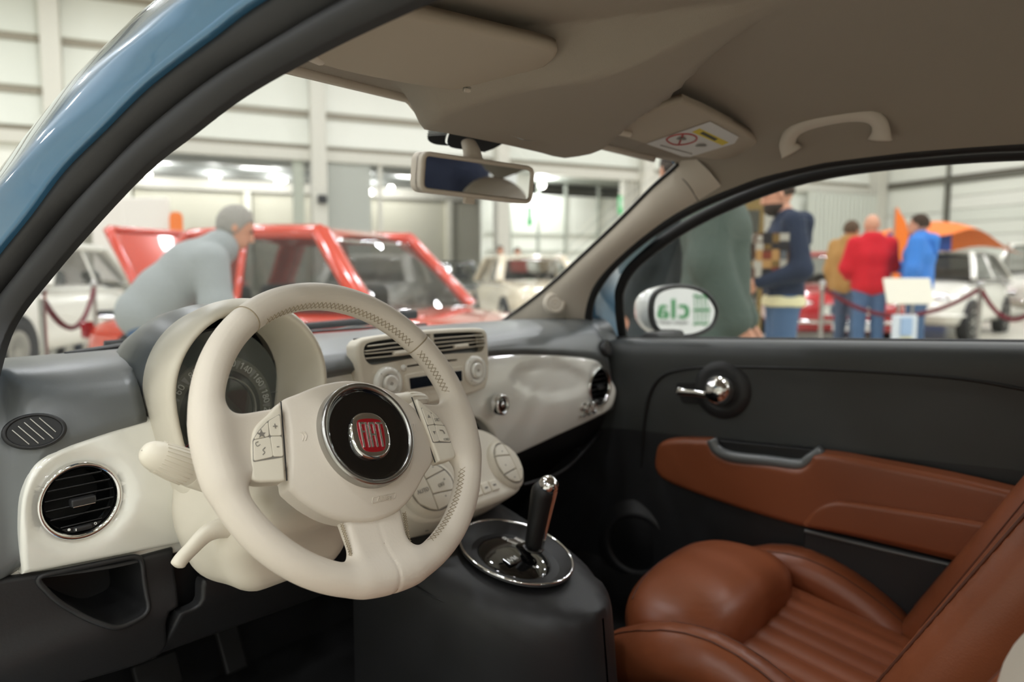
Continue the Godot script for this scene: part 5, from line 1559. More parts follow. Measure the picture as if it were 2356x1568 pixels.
func make_hall() -> void:
	var wm := [mat(rgb(224, 225, 214), 0.65), mat(rgb(219, 221, 210), 0.65), mat(rgb(228, 228, 218), 0.65)]
	var steel := mat(rgb(205, 202, 190), 0.5)
	var beam := mat(rgb(150, 142, 126), 0.6)
	var fl := setting("floor", HT)
	var fm := relief(mat(rgb(205, 200, 186), 0.28), noise_tex(0.02, 4, 256), 0.01, 1.0)
	own(fl, "floor_slab", box(Vector3(60, 0.2, 80), Vector3(5, -0.1, -12)), fm, 30)
	var ce := setting("ceiling", HT)
	own(ce, "ceiling_deck", box(Vector3(60, 0.2, 42.5), Vector3(5, 10.1, -1.2)), mat(rgb(206, 204, 196), 0.8), 30)
	for i in 8: own(ce, "roof_beam", box(Vector3(0.3, 0.7, 42), Vector3(-18.4 + 6.2 * i, 9.6, -1.0)), steel, 30)
	# far wall with its clad upper part, columns and openings
	var w1 := setting("wall_front", HT)
	var cols := [-21.6, -15.4, -9.2, -3.0, 3.5, 9.3, 14.9, 20.8, 26.6]
	var ys := [4.64, 5.62, 6.90, 8.15, 9.40]
	for i in cols.size() - 1:
		var mid_: float = (cols[i] + cols[i + 1]) * 0.5
		var wd: float = cols[i + 1] - cols[i] - 0.04
		for k in 4:
			var p := MB.new()
			var y0: float = ys[k] + 0.16
			var y1: float = ys[k + 1]
			# cladding sheets hang slightly proud at the foot
			p.grid([v3([mid_ - wd / 2, y1, -22.05, mid_ + wd / 2, y1, -22.05]), v3([mid_ - wd / 2, y0 + 0.02, -21.90, mid_ + wd / 2, y0 + 0.02, -21.90]), v3([mid_ - wd / 2, y0, -21.92, mid_ + wd / 2, y0, -21.92]), v3([mid_ - wd / 2, y0, -22.1, mid_ + wd / 2, y0, -22.1])])
			own(w1, "panel", p, wm[(i * 5 + k * 3) % 3], 30)
			own(w1, "rail", box(Vector3(wd, 0.16, 0.10), Vector3(mid_, ys[k] + 0.08, -22.03)), beam, 30)
	own(w1, "backing", box(Vector3(50, 5.6, 0.1), Vector3(2.5, 7.4, -22.2)), beam, 30)
	for c in cols: own(w1, "column", box(Vector3(0.42, 10.0, 0.42), Vector3(c, 5.0, -21.75)), steel, 30)
	own(w1, "lintel", box(Vector3(50, 0.30, 0.34), Vector3(2.5, 4.50, -21.95)), steel, 30)
	# closed bays to the left and right of the openings
	for i in [0, 1, 2, 7]:
		for k in 4: own(w1, "sheet", box(Vector3(cols[i + 1] - cols[i] - 0.46, 1.06, 0.1), Vector3((cols[i] + cols[i + 1]) * 0.5, 0.55 + 1.09 * k, -22.0)), wm[(i + k) % 3], 30)
	# folded corrugated door leaf
	var cd := MB.new()
	var pr := PackedVector3Array(); var pr2 := PackedVector3Array()
	for i in 61:
		var x := 3.75 + 1.30 * i / 60.0
		var z := -21.85 - (0.05 if (i / 2) % 2 else 0.0)
		pr.append(Vector3(x, 0.02, z)); pr2.append(Vector3(x, 4.34, z))
	cd.grid([pr, pr2])
	own(w1, "folding_leaf", cd, mat(rgb(196, 198, 190), 0.5), 20)
	own(w1, "leaf_post", box(Vector3(0.10, 4.4, 0.12), Vector3(5.35, 2.2, -21.9)), steel, 30)
	own(w1, "frame_post", box(Vector3(0.30, 4.4, 0.2), Vector3(2.95, 2.2, -22.0)), mat(rgb(178, 182, 168), 0.5), 30)
	own(w1, "alarm_box", rbox(Vector3(0.26, 0.24, 0.12), 0.03, Vector3(3.55, 3.22, -21.45)), M.black, 60)
	# third opening: inner room with glazed partition
	own(w1, "inner_partition", box(Vector3(5.6, 3.9, 0.1), Vector3(12.1, 1.95, -23.6)), wm[0], 30)
	own(w1, "inner_ceiling", box(Vector3(6.0, 0.1, 1.8), Vector3(12.1, 4.40, -22.9)), mat(rgb(150, 154, 144), 0.6), 30)
	for x in [10.4, 11.5, 12.6, 14.0]: own(w1, "mullion", box(Vector3(0.09, 4.3, 0.08), Vector3(x, 2.15, -23.5)), mat(rgb(164, 168, 156), 0.5), 30)
	for y in [1.25, 1.9, 2.5]: own(w1, "mullion", box(Vector3(5.2, 0.05, 0.05), Vector3(12.1, y, -23.5)), mat(rgb(190, 192, 180), 0.5), 30)
	for y in 4: own(w1, "side_pleat", box(Vector3(0.10, 4.4, 0.30), Vector3(14.1 + 0.2 * y, 2.2, -22.0)), steel, 30)
	# right wall with sectional doors
	var w2 := setting("wall_right", HT)
	var dk := mat(rgb(104, 104, 94), 0.5)
	own(w2, "backing", box(Vector3(0.1, 10, 46), Vector3(27.1, 5, -0.5)), beam, 30)
	for i in 12:
		var z0 := -22.0 + 3.15 * i
		for k in 9:
			var y0 := 0.02 + 0.5 * k if i > 0 else 0.02 + 1.15 * k
			var hh := 0.48 if i > 0 else 1.12
			if i == 0 and k > 3: continue
			own(w2, "door_section", rbox(Vector3(0.08, hh, 2.95 if i > 0 else 2.8), 0.012, Vector3(26.9, y0 + hh * 0.5, -(22.0 - 3.15 * i - 1.58))), wm[(i + k) % 3], 30)
		own(w2, "door_post", box(Vector3(0.16, 4.62, 0.12), Vector3(26.82, 2.3, z0)), dk, 30)
		own(w2, "post", box(Vector3(0.16, 6.0, 0.08), Vector3(26.82, 7.3, z0)), dk, 30)
		for k in 3: own(w2, "panel", box(Vector3(0.08, 1.72, 3.02), Vector3(26.9, 5.68 + 1.78 * k, z0 + 1.58)), wm[(i * 2 + k) % 3], 30)
	own(w2, "lintel", box(Vector3(0.16, 0.14, 44), Vector3(26.84, 4.62, 0)), dk, 30)
	own(w2, "corner_pleat", box(Vector3(0.5, 10, 0.5), Vector3(26.5, 5, -21.7)), steel, 30)
	for i in 16: own(w2, "curtain_fold", lathe(v2([0.10, 0.0, 0.10, 4.3]), Transform3D(Basis(Vector3.RIGHT, -PI / 2), Vector3(22.6 + 0.24 * i, 0, -21.6)), 10), mat(rgb(206, 208, 196), 0.7), 180)
	# remaining walls, behind and beside the picture
	var w3 := setting("wall_left", HT)
	for i in 7:
		for k in 5: own(w3, "panel", box(Vector3(0.1, 1.96, 6.1), Vector3(-22.0, 1.0 + 2.0 * k, -19.0 + 6.2 * i)), wm[(i + k) % 3], 30)
	var w4 := setting("wall_back", HT)
	for i in 9:
		for k in 5: own(w4, "panel", box(Vector3(6.0, 1.96, 0.1), Vector3(-20.0 + 6.1 * i, 1.0 + 2.0 * k, 20.0)), wm[(i + k) % 3], 30)
	# the second hall seen through the openings
	var w5 := setting("wall_far", HT)
	var beige := mat(rgb(196, 192, 172), 0.7)
	for i in 9: own(w5, "panel", box(Vector3(5.6, 5.45, 0.1), Vector3(-17.0 + 5.75 * i, 2.72, -42.0)), beige, 30)
	for i in 9: own(w5, "post", box(Vector3(0.35, 5.45, 0.3), Vector3(-14.12 + 5.75 * i - 0.2, 2.72, -41.8)), mat(rgb(222, 218, 200), 0.6), 30)
	own(w5, "cornice", box(Vector3(52, 0.55, 0.4), Vector3(5, 5.75, -41.8)), mat(rgb(188, 184, 170), 0.5), 30)
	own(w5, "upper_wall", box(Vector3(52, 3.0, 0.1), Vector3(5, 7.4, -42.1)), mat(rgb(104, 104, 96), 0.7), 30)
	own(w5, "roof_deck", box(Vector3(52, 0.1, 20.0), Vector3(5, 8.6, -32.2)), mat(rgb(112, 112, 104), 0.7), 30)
	own(w5, "side_screen", box(Vector3(0.1, 8.6, 20), Vector3(-20.5, 4.3, -32)), wm[1], 30)
	own(w5, "side_screen", box(Vector3(0.1, 8.6, 20), Vector3(30.5, 4.3, -32)), wm[1], 30)
	for i in 6: own(w5, "duct", lathe(v2([0.30, -26.0, 0.30, 26.0]), Transform3D(Basis(Vector3.UP, PI / 2), Vector3(5, 6.15 + 0.42 * i, -39.0 + 1.0 * i)), 14), mat(rgb(186, 188, 182), 0.4, 0.3), 180)
	for i in 9: own(w5, "truss", tube(v3([-16.0 + 5.75 * i, 8.3, -24.0, -16.0 + 5.75 * i, 6.4, -32.0, -16.0 + 5.75 * i, 8.3, -40.0]), 0.12, 6), mat(rgb(140, 140, 130), 0.5), 60)
	var bulb := mat(rgb(255, 252, 244), 0.5)
	bulb.emission_enabled = true
	bulb.emission = rgb(255, 250, 240)
	bulb.emission_energy_multiplier = 14.0
	for q in [[-1.85, 5.85, -38], [-1.75, 5.95, -40], [1.9, 6.45, -38], [1.5, 6.1, -40], [1.20, 5.68, -38.5], [4.65, 6.0, -40], [4.2, 5.6, -38.5], [10.4, 5.85, -40], [8.9, 5.4, -38.5], [9.3, 6.6, -40]]:
		var t := thing("hanging_lamp", "small glowing lamp under the roof of the hall beyond", "lamp", HT * Vector3(q[0], q[1], q[2]), "lamps in the hall beyond", HT.basis)
		own(t, "globe", ball(Vector3.ZERO, Vector3.ONE * 0.16, 12), bulb)
		own(t, "rod", tube(v3([0, 0.15, 0, 0, 8.55 - q[1], 0]), 0.02, 6), steel)
		var o := OmniLight3D.new(); o.name = "lamp_light"; o.light_size = 0.15; o.light_energy = 2.4; o.light_color = rgb(246, 250, 255); o.omni_range = 60.0; o.omni_attenuation = 2.0; o.shadow_enabled = true
		t.add_child(o)
	for q in [[3.3, 7.25, -39.0], [11.4, 7.3, -39.0], [-1.5, 7.25, -39.0]]:
		var t := thing("tube_lamp", "long white tube lamp under the roof of the hall beyond", "lamp", HT * Vector3(q[0], q[1], q[2]), "lamps in the hall beyond", HT.basis)
		own(t, "tube", rbox(Vector3(1.5, 0.28, 0.3), 0.1), bulb, 60)
		own(t, "bracket", box(Vector3(0.1, 8.55 - q[1], 0.1), Vector3(0, (8.55 - q[1]) * 0.5, 0)), steel, 30)
		var o := AreaLight3D.new(); o.name = "lamp_light"; o.area_size = Vector2(1.5, 0.3); o.area_normalize_energy = true; o.light_energy = 16.0; o.light_color = rgb(246, 250, 255); o.area_range = 60.0; o.shadow_enabled = true
		o.transform = Transform3D(Basis(Vector3.RIGHT, -PI / 2), Vector3(0, -0.16, 0))
		t.add_child(o)
	# lamp in the inner room
	var t2 := thing("ceiling_globe", "round white lamp glowing in the doorway beside the mirror", "lamp", HT * Vector3(11.2, 4.12, -22.6))
	own(t2, "globe", ball(Vector3.ZERO, Vector3.ONE * 0.12, 12), bulb)
	own(t2, "rod", tube(v3([0, 0.1, 0, 0, 0.25, 0]), 0.02, 6), steel)
	var o2 := OmniLight3D.new(); o2.name = "lamp_light"; o2.light_size = 0.12; o2.light_energy = 5.0; o2.light_color = rgb(246, 250, 255); o2.omni_range = 30.0; o2.omni_attenuation = 2.0; o2.shadow_enabled = true
	t2.add_child(o2)
	for q in [[10.25, 2.95], [13.75, 3.45]]:
		var e := thing("exit_sign", "green emergency exit sign on the white partition" if q[0] < 12 else "green emergency exit sign close to the far windscreen pillar", "sign", HT * Vector3(q[0], q[1], -21.6), "", HT.basis)
		own(e, "board", rbox(Vector3(0.16, 0.62, 0.05), 0.01), mat(rgb(60, 190, 110), 0.5), 60)
		own(e, "figure", rbox(Vector3(0.07, 0.30, 0.01), 0.004, Vector3(0, 0.08, 0.028)), mat(rgb(225, 245, 230), 0.5), 60)


# ================================================================ other cars in the hall
func paint(c: Color) -> StandardMaterial3D:
	return mat(c, 0.22, 0.05, 1.0)

# local axes: z forward, y up
func car(called: String, label: String, at: Vector3, yaw: float, sp: Dictionary) -> Node3D:
	var t := thing(called, label, "car", at, "", Basis(Vector3.UP, yaw))
	var L: float = sp.L; var W: float = sp.W / 2.0; var belt: float = sp.belt; var roof: float = sp.roof
	var col: Material = sp.col
	var rows := []
	for i in 29:
		var s := -1.0 + 2.0 * i / 28.0
		s = signf(s) * pow(absf(s), 0.8)
		var e := absf(s)
		var z := s * L / 2.0
		var w: float = W * (1.0 - sp.get("taper", 0.18) * pow(e, 5.0))
		var top: float = belt - (sp.fd if s > 0 else sp.rd) * smoothstep(0.25, 1.0, e) - 0.12 * pow(e, 14.0)
		var bot: float = 0.20 + 0.16 * pow(e, 8.0)
		if e > 0.985: w *= 0.93; top -= 0.05; bot += 0.05
		var h := top - bot
		var row := PackedVector3Array()
		for q in v2([-0.80, 0.0, -0.95, 0.06, -0.99, 0.25, -1.0, 0.5, -0.985, 0.72, -0.94, 0.90, -0.86, 0.97, -0.6, 1.01, 0.0, 1.035, 0.6, 1.01, 0.86, 0.97, 0.94, 0.90, 0.985, 0.72, 1.0, 0.5, 0.99, 0.25, 0.95, 0.06, 0.80, 0.0]):
			row.append(Vector3(q.x * w, bot + q.y * h, z))
		rows.append(row)
	own(t, "body", MB.new().grid(rows, true, false, true), col, 60)
	# cabin
	var bw := W * 0.90
	var rw: float = W * sp.get("rw", 0.72)
	var zf: float = sp.zf; var zrf: float = sp.zrf; var zrr: float = sp.zrr; var zr: float = sp.zr
	rows = []
	for i in 11:
		var v := i / 10.0
		var row := PackedVector3Array()
		for k in 15:
			var u := -1.0 + 2.0 * k / 14.0
			row.append(Vector3(u * rw, roof - 0.055 * pow(absf(u), 3.0) - 0.075 * pow(absf(v * 2.0 - 1.0), 3.5), lerpf(zrf + 0.03 * (1.0 - u * u), zrr - 0.03 * (1.0 - u * u), v)))
		rows.append(row)
	var rcol: Material = sp.get("rcol", col)
	var pk: float = sp.get("pil", 1.0)
	own(t, "roof", MB.new().grid(rows), rcol)
	var fb := Vector3(bw, belt - 0.01, zf); var ft := Vector3(rw, roof - 0.12, zrf)
	var rb := Vector3(bw, belt - 0.01, zr); var rt := Vector3(rw, roof - 0.12, zrr)
	var mx := func(p: Vector3) -> Vector3: return Vector3(-p.x, p.y, p.z)
	var pane := glass(sp.get("tint", 0.25))
	pane.albedo_color = Color(0.10, 0.11, 0.10, pane.albedo_color.a)
	var zb: float = lerpf(zf, zr, sp.get("bp", 0.56))
	for s in [1.0, -1.0]:
		var m := func(p: Vector3) -> Vector3: return Vector3(p.x * s, p.y, p.z)
		own(t, "pillar", tube(PackedVector3Array([m.call(fb), m.call(fb.lerp(ft, 0.5) + Vector3(0.012, 0, 0.012)), m.call(ft + Vector3(0, 0.06, -0.02))]), Vector2(0.085, 0.050) * pk, 10), col)
		own(t, "pillar", tube(PackedVector3Array([m.call(rb), m.call(rb.lerp(rt, 0.5) + Vector3(0.012, 0, -0.012)), m.call(rt + Vector3(0, 0.06, 0.02))]), Vector2(0.13, 0.045) * pk, 10), col)
		var pb := Vector3(bw, belt - 0.01, zb); var ptop := Vector3(rw + 0.005, roof - 0.07, lerpf(zrf, zrr, sp.get("bp", 0.56)))
		own(t, "pillar", tube(PackedVector3Array([m.call(pb), m.call(ptop)]), Vector2(0.035, 0.02), 8), col)
		own(t, "roof_rail", tube(PackedVector3Array([m.call(ft + Vector3(0, 0.055, -0.02)), m.call(ft.lerp(rt, 0.5) + Vector3(0.008, 0.07, 0)), m.call(rt + Vector3(0, 0.055, 0.02))]), Vector2(0.075, 0.055) * pk, 8), rcol)
		for seg in [[fb, ft, pb, ptop], [pb, ptop, rb, rt]]:
			var g := MB.new()
			g.grid([PackedVector3Array([m.call(seg[0]), m.call(seg[1] + Vector3(0, 0.05, 0))]), PackedVector3Array([m.call(seg[2]), m.call(seg[3])])])
			own(t, "side_window", g, pane, 30)
		own(t, "belt_strip", tube(PackedVector3Array([m.call(Vector3(W * 0.985, belt - 0.09, L * 0.40)), m.call(Vector3(W * 1.0, belt - 0.08, 0)), m.call(Vector3(W * 0.985, belt - 0.09, -L * 0.40))]), Vector2(0.008, 0.014), 6), sp.get("trim", M.chrome))
		for wz in [sp.get("wf", L * 0.31), -sp.get("wrz", L * 0.29)]:
			var wx := Transform3D(Basis(Vector3.UP, PI / 2 * s), Vector3(s * (W - 0.10), 0.30, wz))
			own(t, "wheel_arch", lathe(v2([0.37, -0.03, 0.37, 0.102, 0.335, 0.104, 0.20, 0.102]), wx, 30), M.black)
			own(t, "tyre", lathe(v2([0.17, 0.10, 0.20, 0.112, 0.27, 0.116, 0.295, 0.10, 0.30, 0.05, 0.30, -0.08]), wx, 30), M.rubber)
			own(t, "wheel_disc", lathe(v2([0.0005, 0.108, 0.06, 0.110, 0.07, 0.100, 0.15, 0.104, 0.19, 0.110]), wx, 24), M.satin)
			if sp.has("spokes"):
				for a in 9: own(t, "wheel_hole", ball(wx * Vector3(cos(TAU * a / 9) * 0.13, sin(TAU * a / 9) * 0.13, 0.106), Vector3(0.022, 0.03, 0.03), 8), M.black)
		# lamps
		var hl := Transform3D(Basis(), Vector3(s * W * sp.get("lx", 0.66), sp.get("ly", 0.60), L / 2.0 - sp.get("lz", 0.05)))
		own(t, "headlamp", lathe(v2([0.0005, 0.045, 0.05, 0.04, 0.085, 0.02, 0.095, 0.0, 0.10, -0.06]), hl, 24), mat(rgb(225, 228, 226), 0.05, 0.4, 1.0))
		own(t, "lamp_ring", lathe(v2([0.085, 0.02, 0.098, 0.03, 0.108, 0.0, 0.108, -0.05]), hl, 24), M.chrome)
		own(t, "tail_lamp", rbox(Vector3(0.10, 0.14, 0.05), 0.02, Vector3(s * W * 0.78, 0.62, -L / 2.0 + 0.03)), M.red_enamel, 60)
	var wsr := []
	for i in 9:
		var u := -1.0 + i / 4.0
		wsr.append(PackedVector3Array([Vector3(u * bw, belt - 0.01, zf + 0.05 * (1.0 - u * u)), Vector3(u * lerpf(bw, rw, 0.5), lerpf(belt, roof - 0.115, 0.5), lerpf(zf, zrf, 0.5) + 0.05 * (1.0 - u * u) + 0.02), Vector3(u * rw, roof - 0.115, zrf + 0.03 * (1.0 - u * u))]))
	own(t, "windscreen", MB.new().grid(wsr), pane)
	var fr := PackedVector3Array()
	for r in wsr: fr.append(r[0])
	for i in range(8, -1, -1): fr.append(wsr[i][2])
	own(t, "windscreen_trim", tube(fr, 0.014, 6, true), sp.get("trim", M.chrome))
	var rsr := []
	for i in 5:
		var u := -1.0 + i / 2.0
		rsr.append(PackedVector3Array([Vector3(u * bw, belt - 0.01, zr - 0.03 * (1.0 - u * u)), Vector3(u * rw, roof - 0.075, zrr - 0.03 * (1.0 - u * u))]))
	own(t, "rear_window", MB.new().grid(rsr), pane)
	own(t, "bumper", tube(curve3(PackedVector3Array([Vector3(-W * 0.97, 0.42, L / 2 - 0.25), Vector3(-W * 0.8, 0.42, L / 2 + 0.03), Vector3(0, 0.42, L / 2 + 0.09), Vector3(W * 0.8, 0.42, L / 2 + 0.03), Vector3(W * 0.97, 0.42, L / 2 - 0.25)]), 5), Vector2(0.05, 0.03), 10), sp.get("bump", M.chrome))
	own(t, "bumper", tube(curve3(PackedVector3Array([Vector3(-W * 0.97, 0.42, -L / 2 + 0.25), Vector3(-W * 0.8, 0.42, -L / 2 - 0.03), Vector3(0, 0.42, -L / 2 - 0.09), Vector3(W * 0.8, 0.42, -L / 2 - 0.03), Vector3(W * 0.97, 0.42, -L / 2 + 0.25)]), 5), Vector2(0.05, 0.03), 10), sp.get("bump", M.chrome))
	own(t, "grille", rbox(Vector3(W * 0.95, 0.16, 0.05), 0.02, Vector3(0, sp.get("ly", 0.60) - 0.02, L / 2.0 - 0.01)), sp.get("grille", M.chrome), 60)
	own(t, "number_plate", rbox(Vector3(0.50, 0.11, 0.015), 0.004, Vector3(0, 0.36, L / 2.0 + 0.125)), M.white_print, 60)
	for s in [1.0, -1.0]:
		for z in [0.10, -0.75]:
			own(t, "cabin_seat", rbox(Vector3(0.50, 0.60, 0.16), 0.07, Vector3(s * 0.33, belt - 0.14, z + (zf + zr) * 0.5 + 0.15)), M.dark, 60)
	own(t, "cabin_floor", rbox(Vector3(W * 1.7, 0.03, (zf - zr) * 0.95), 0.01, Vector3(0, belt - 0.04, (zf + zr) * 0.5)), M.carpet, 60)
	return t

func make_cars() -> void:
	var red := paint(rgb(206, 62, 32))
	var white := paint(rgb(232, 230, 220))
	var classic := {"L": 4.1, "W": 1.5, "belt": 0.83, "roof": 1.42, "fd": 0.10, "rd": 0.10, "zf": 0.86, "zrf": 0.38, "zrr": -0.85, "zr": -1.20, "col": red, "rw": 0.72, "tint": 0.5}
	var b := car("classic_car", "orange-red classic saloon with its engine lid raised, seen through the windscreen", Vector3(2.46, 0, -3.95), deg_to_rad(15), classic)
	var lid := MB.new()
	var rows := []
	for i in 9:
		var row := PackedVector3Array()
		for k in 13:
			var u := -1.0 + k / 6.0
			row.append(Vector3(u * lerpf(0.52, 0.58, i / 8.0), 0.80 + 0.078 * i, -1.42 - 0.042 * i + 0.06 * u * u))
		rows.append(row)
	var back_ := []
	for r in rows:
		var row := PackedVector3Array()
		for p in r: row.append(p + Vector3(0, 0.0, -0.03))
		back_.append(row)
	back_.reverse()
	lid.grid(rows + back_, false, true)
	own(b, "raised_lid", lid, red, 50)
	for s in [-1.0, 1.0]:
		var e := PackedVector3Array()
		for r in rows: e.append(r[0 if s < 0 else 12] + Vector3(0, 0, -0.01))
		own(b, "lid_edge", tube(e, Vector2(0.05, 0.035), 10), red)
	var e2: PackedVector3Array = rows[8]
	own(b, "lid_edge", tube(e2, 0.03, 8), red)
	own(b, "engine_bay", rbox(Vector3(1.10, 0.05, 0.55), 0.02, Vector3(0, 0.755, -1.68)), M.black, 60)
	car("vintage_car", "white vintage car with chrome bumper at the far left", Vector3(1.84,0,-9.498), deg_to_rad(-46), {"L": 4.2, "W": 1.7, "belt": 0.96, "roof": 1.46, "fd": 0.08, "rd": 0.2, "zf": 0.6, "zrf": 0.2, "zrr": -1.0, "zr": -1.4, "col": white})
	car("vintage_car", "cream vintage saloon with two-tone flank beyond the windscreen", Vector3(10.488,0,-8.451), deg_to_rad(-36), {"L": 4.3, "W": 1.7, "belt": 0.95, "roof": 1.46, "fd": 0.10, "rd": 0.12, "zf": 0.75, "zrf": 0.40, "zrr": -0.95, "zr": -1.35, "col": paint(rgb(226, 214, 190))})
	car("vintage_car", "dark old car parked left of the cream saloon", Vector3(13.355,0,-13.623), deg_to_rad(-30), {"L": 4.2, "W": 1.65, "belt": 0.93, "roof": 1.43, "fd": 0.12, "rd": 0.12, "zf": 0.7, "zrf": 0.35, "zrr": -0.95, "zr": -1.3, "col": paint(rgb(52, 56, 48))})
	car("vintage_car", "white old car glimpsed through the red saloon's windscreen", Vector3(7.192,0,-9.255), deg_to_rad(-50), {"L": 4.2, "W": 1.65, "belt": 0.93, "roof": 1.43, "fd": 0.12, "rd": 0.12, "zf": 0.7, "zrf": 0.35, "zrr": -0.95, "zr": -1.3, "col": white})
	car("vintage_car", "red vintage car with chrome front behind the stanchion", Vector3(11.447,0,-3.081), deg_to_rad(-62), {"L": 4.2, "W": 1.65, "belt": 0.92, "roof": 1.45, "fd": 0.10, "rd": 0.12, "zf": 0.55, "zrf": 0.25, "zrr": -0.95, "zr": -1.3, "col": paint(rgb(176, 24, 34))})
	car("hatchback", "white modern hatchback with black roof behind the rope", Vector3(12.73,0,-1.094) + Vector3(1.319, 0, -0.738), deg_to_rad(-95), {"L": 4.0, "W": 1.75, "belt": 1.00, "roof": 1.49, "fd": 0.26, "rd": 0.06, "zf": 0.95, "zrf": 0.25, "zrr": -1.35, "zr": -1.75, "col": white, "rw": 0.66, "tint": 0.75, "trim": M.black, "bump": white, "grille": M.black, "spokes": 1, "pil": 0.55, "rcol": M.gloss_black, "ly": 0.66, "lz": 0.12, "taper": 0.24, "bp": 0.5})
	car("panel_van", "white van behind the white hatchback", Vector3(22.522,0,-0.356), deg_to_rad(-120), {"L": 4.8, "W": 1.9, "belt": 1.15, "roof": 1.90, "fd": 0.2, "rd": 0.0, "zf": 1.5, "zrf": 0.9, "zrr": -2.2, "zr": -2.3, "col": white, "rw": 0.85, "trim": M.black})

# ================================================================ people
# joints in the person's own axes: x to their right, y up, z the way they face
func person(label: String, at: Vector3, turn: Basis, jo: Dictionary, lk: Dictionary) -> Node3D:
	var j := {"ha": Vector3(0, 1.62, 0.03), "nk": Vector3(0, 1.46, -0.01), "ch": Vector3(0, 1.28, 0.0), "wa": Vector3(0, 1.08, 0.01), "pe": Vector3(0, 0.95, 0.0),
		"sl": Vector3(-0.185, 1.41, -0.01), "sr": Vector3(0.185, 1.41, -0.01), "el": Vector3(-0.235, 1.13, -0.03), "er": Vector3(0.235, 1.13, -0.03), "hl": Vector3(-0.24, 0.88, 0.06), "hr": Vector3(0.24, 0.88, 0.06),
		"tl": Vector3(-0.09, 0.90, 0), "tr": Vector3(0.09, 0.90, 0), "kl": Vector3(-0.10, 0.48, 0.02), "kr": Vector3(0.10, 0.48, 0.02), "al": Vector3(-0.10, 0.09, -0.02), "ar": Vector3(0.10, 0.09, -0.02), "gaze": Vector3(0, 0, 1)}
	j.merge(jo, true)
	var t := thing("person", label, "person", at, "", turn)
	var cell: float = lk.get("cell", 0.018)
	var lat: Vector3 = (j.sr - j.sl).normalized() * 0.07
	var body := [[j.pe - lat, j.wa - lat * 0.8, 0.10, 0.088], [j.pe + lat, j.wa + lat * 0.8, 0.10, 0.088], [j.wa - lat * 0.8, j.ch - lat, 0.088, 0.10], [j.wa + lat * 0.8, j.ch + lat, 0.088, 0.10], [j.ch - lat, j.nk - lat * 0.6, 0.10, 0.062], [j.ch + lat, j.nk + lat * 0.6, 0.10, 0.062],
		[j.sl, j.el, 0.050, 0.040], [j.el, j.hl, 0.038, 0.026], [j.sr, j.er, 0.050, 0.040], [j.er, j.hr, 0.038, 0.026], [j.nk, j.ha, 0.055, 0.052],
		[j.tl, j.kl, 0.080, 0.052], [j.kl, j.al, 0.052, 0.036], [j.tr, j.kr, 0.080, 0.052], [j.kr, j.ar, 0.052, 0.036], [j.al + Vector3(0, -0.05, -0.03), j.al + Vector3(0, -0.06, 0.13), 0.036, 0.028], [j.ar + Vector3(0, -0.05, -0.03), j.ar + Vector3(0, -0.06, 0.13), 0.036, 0.028]]
	var mb := bones(body, cell, 0.05)
	# head on its own finer grid
	var z: Vector3 = j.gaze.normalized()
	var up: Vector3 = (j.ha - j.nk).normalized()
	var x := up.cross(z).normalized()
	up = z.cross(x)
	var hx := Transform3D(Basis(x, up, z), j.ha)
	var inv := hx.affine_inverse()
	var hf := func(p: Vector3) -> float:
		var q := inv * p
		var d := (Vector3(q.x / 0.076, (q.y - 0.02) / 0.100, (q.z + 0.008) / 0.096).length() - 1.0) * 0.085
		d = smin(d, (Vector3(q.x / 0.056, (q.y + 0.062) / 0.055, (q.z - 0.030) / 0.062).length() - 1.0) * 0.055, 0.04)
		d = smin(d, sd_cone(q, Vector3(0, 0.012, 0.088), Vector3(0, -0.026, 0.108), 0.010, 0.014), 0.014)
		d = smin(d, sd_cone(q, Vector3(-0.02, -0.058, 0.084), Vector3(0.02, -0.058, 0.084), 0.007, 0.007), 0.012)
		for s in [-1.0, 1.0]:
			d = smin(d, (Vector3((q.x - s * 0.079) / 0.010, q.y / 0.030, (q.z + 0.008) / 0.020).length() - 1.0) * 0.012, 0.008)
			d = smax(d, -((q - Vector3(s * 0.031, 0.018, 0.098)).length() - 0.016), 0.012)
		return d
	mb.join(soft(hf, j.ha - Vector3.ONE * 0.15, j.ha + Vector3.ONE * 0.15, maxf(0.007, cell * 0.5)))
	for s in ["l", "r"]:
		var w: Vector3 = j["h" + s]
		var dir: Vector3 = (w - j["e" + s]).normalized()
		var palm_n: Vector3 = lk.get("palm", Vector3(1 if s == "l" else -1, 0, 0))
		mb.join(hand(w, dir, palm_n, 1.0 if s == "l" else -1.0, lk.get("curl", 0.5)))
	own(t, "body", mb, lk.skin)
	for s in [-1.0, 1.0]:
		own(t, "eye", ball(hx * Vector3(s * 0.031, 0.018, 0.088), Vector3(0.011, 0.011, 0.008), 8), mat(rgb(60, 48, 40), 0.2))
	# clothes
	var o: float = lk.get("loose", 0.022)
	var tb := [[j.wa - lat * 0.9, j.ch - lat * 1.1, 0.098 + o, 0.108 + o], [j.wa + lat * 0.9, j.ch + lat * 1.1, 0.098 + o, 0.108 + o], [j.pe - lat, j.wa - lat * 0.9, 0.102 + o, 0.098 + o], [j.pe + lat, j.wa + lat * 0.9, 0.102 + o, 0.098 + o], [j.ch - lat, j.nk - lat * 0.55, 0.104 + o, 0.055 + o], [j.ch + lat, j.nk + lat * 0.55, 0.104 + o, 0.055 + o],
		[j.sl, j.el, 0.056 + o, 0.042 + o], [j.el, j.el.lerp(j.hl, 0.94), 0.042 + o, 0.028 + o], [j.sr, j.er, 0.056 + o, 0.042 + o], [j.er, j.er.lerp(j.hr, 0.94), 0.042 + o, 0.028 + o]]
	if lk.has("coat"):
		var hem: float = lk.coat
		for s in [-1.0, 1.0]: tb.append([j.pe + lat * s, Vector3(j.pe.x, 0, j.pe.z) + lat * s * 2.0 + Vector3(0, hem, 0), 0.11 + o, 0.15 + o])
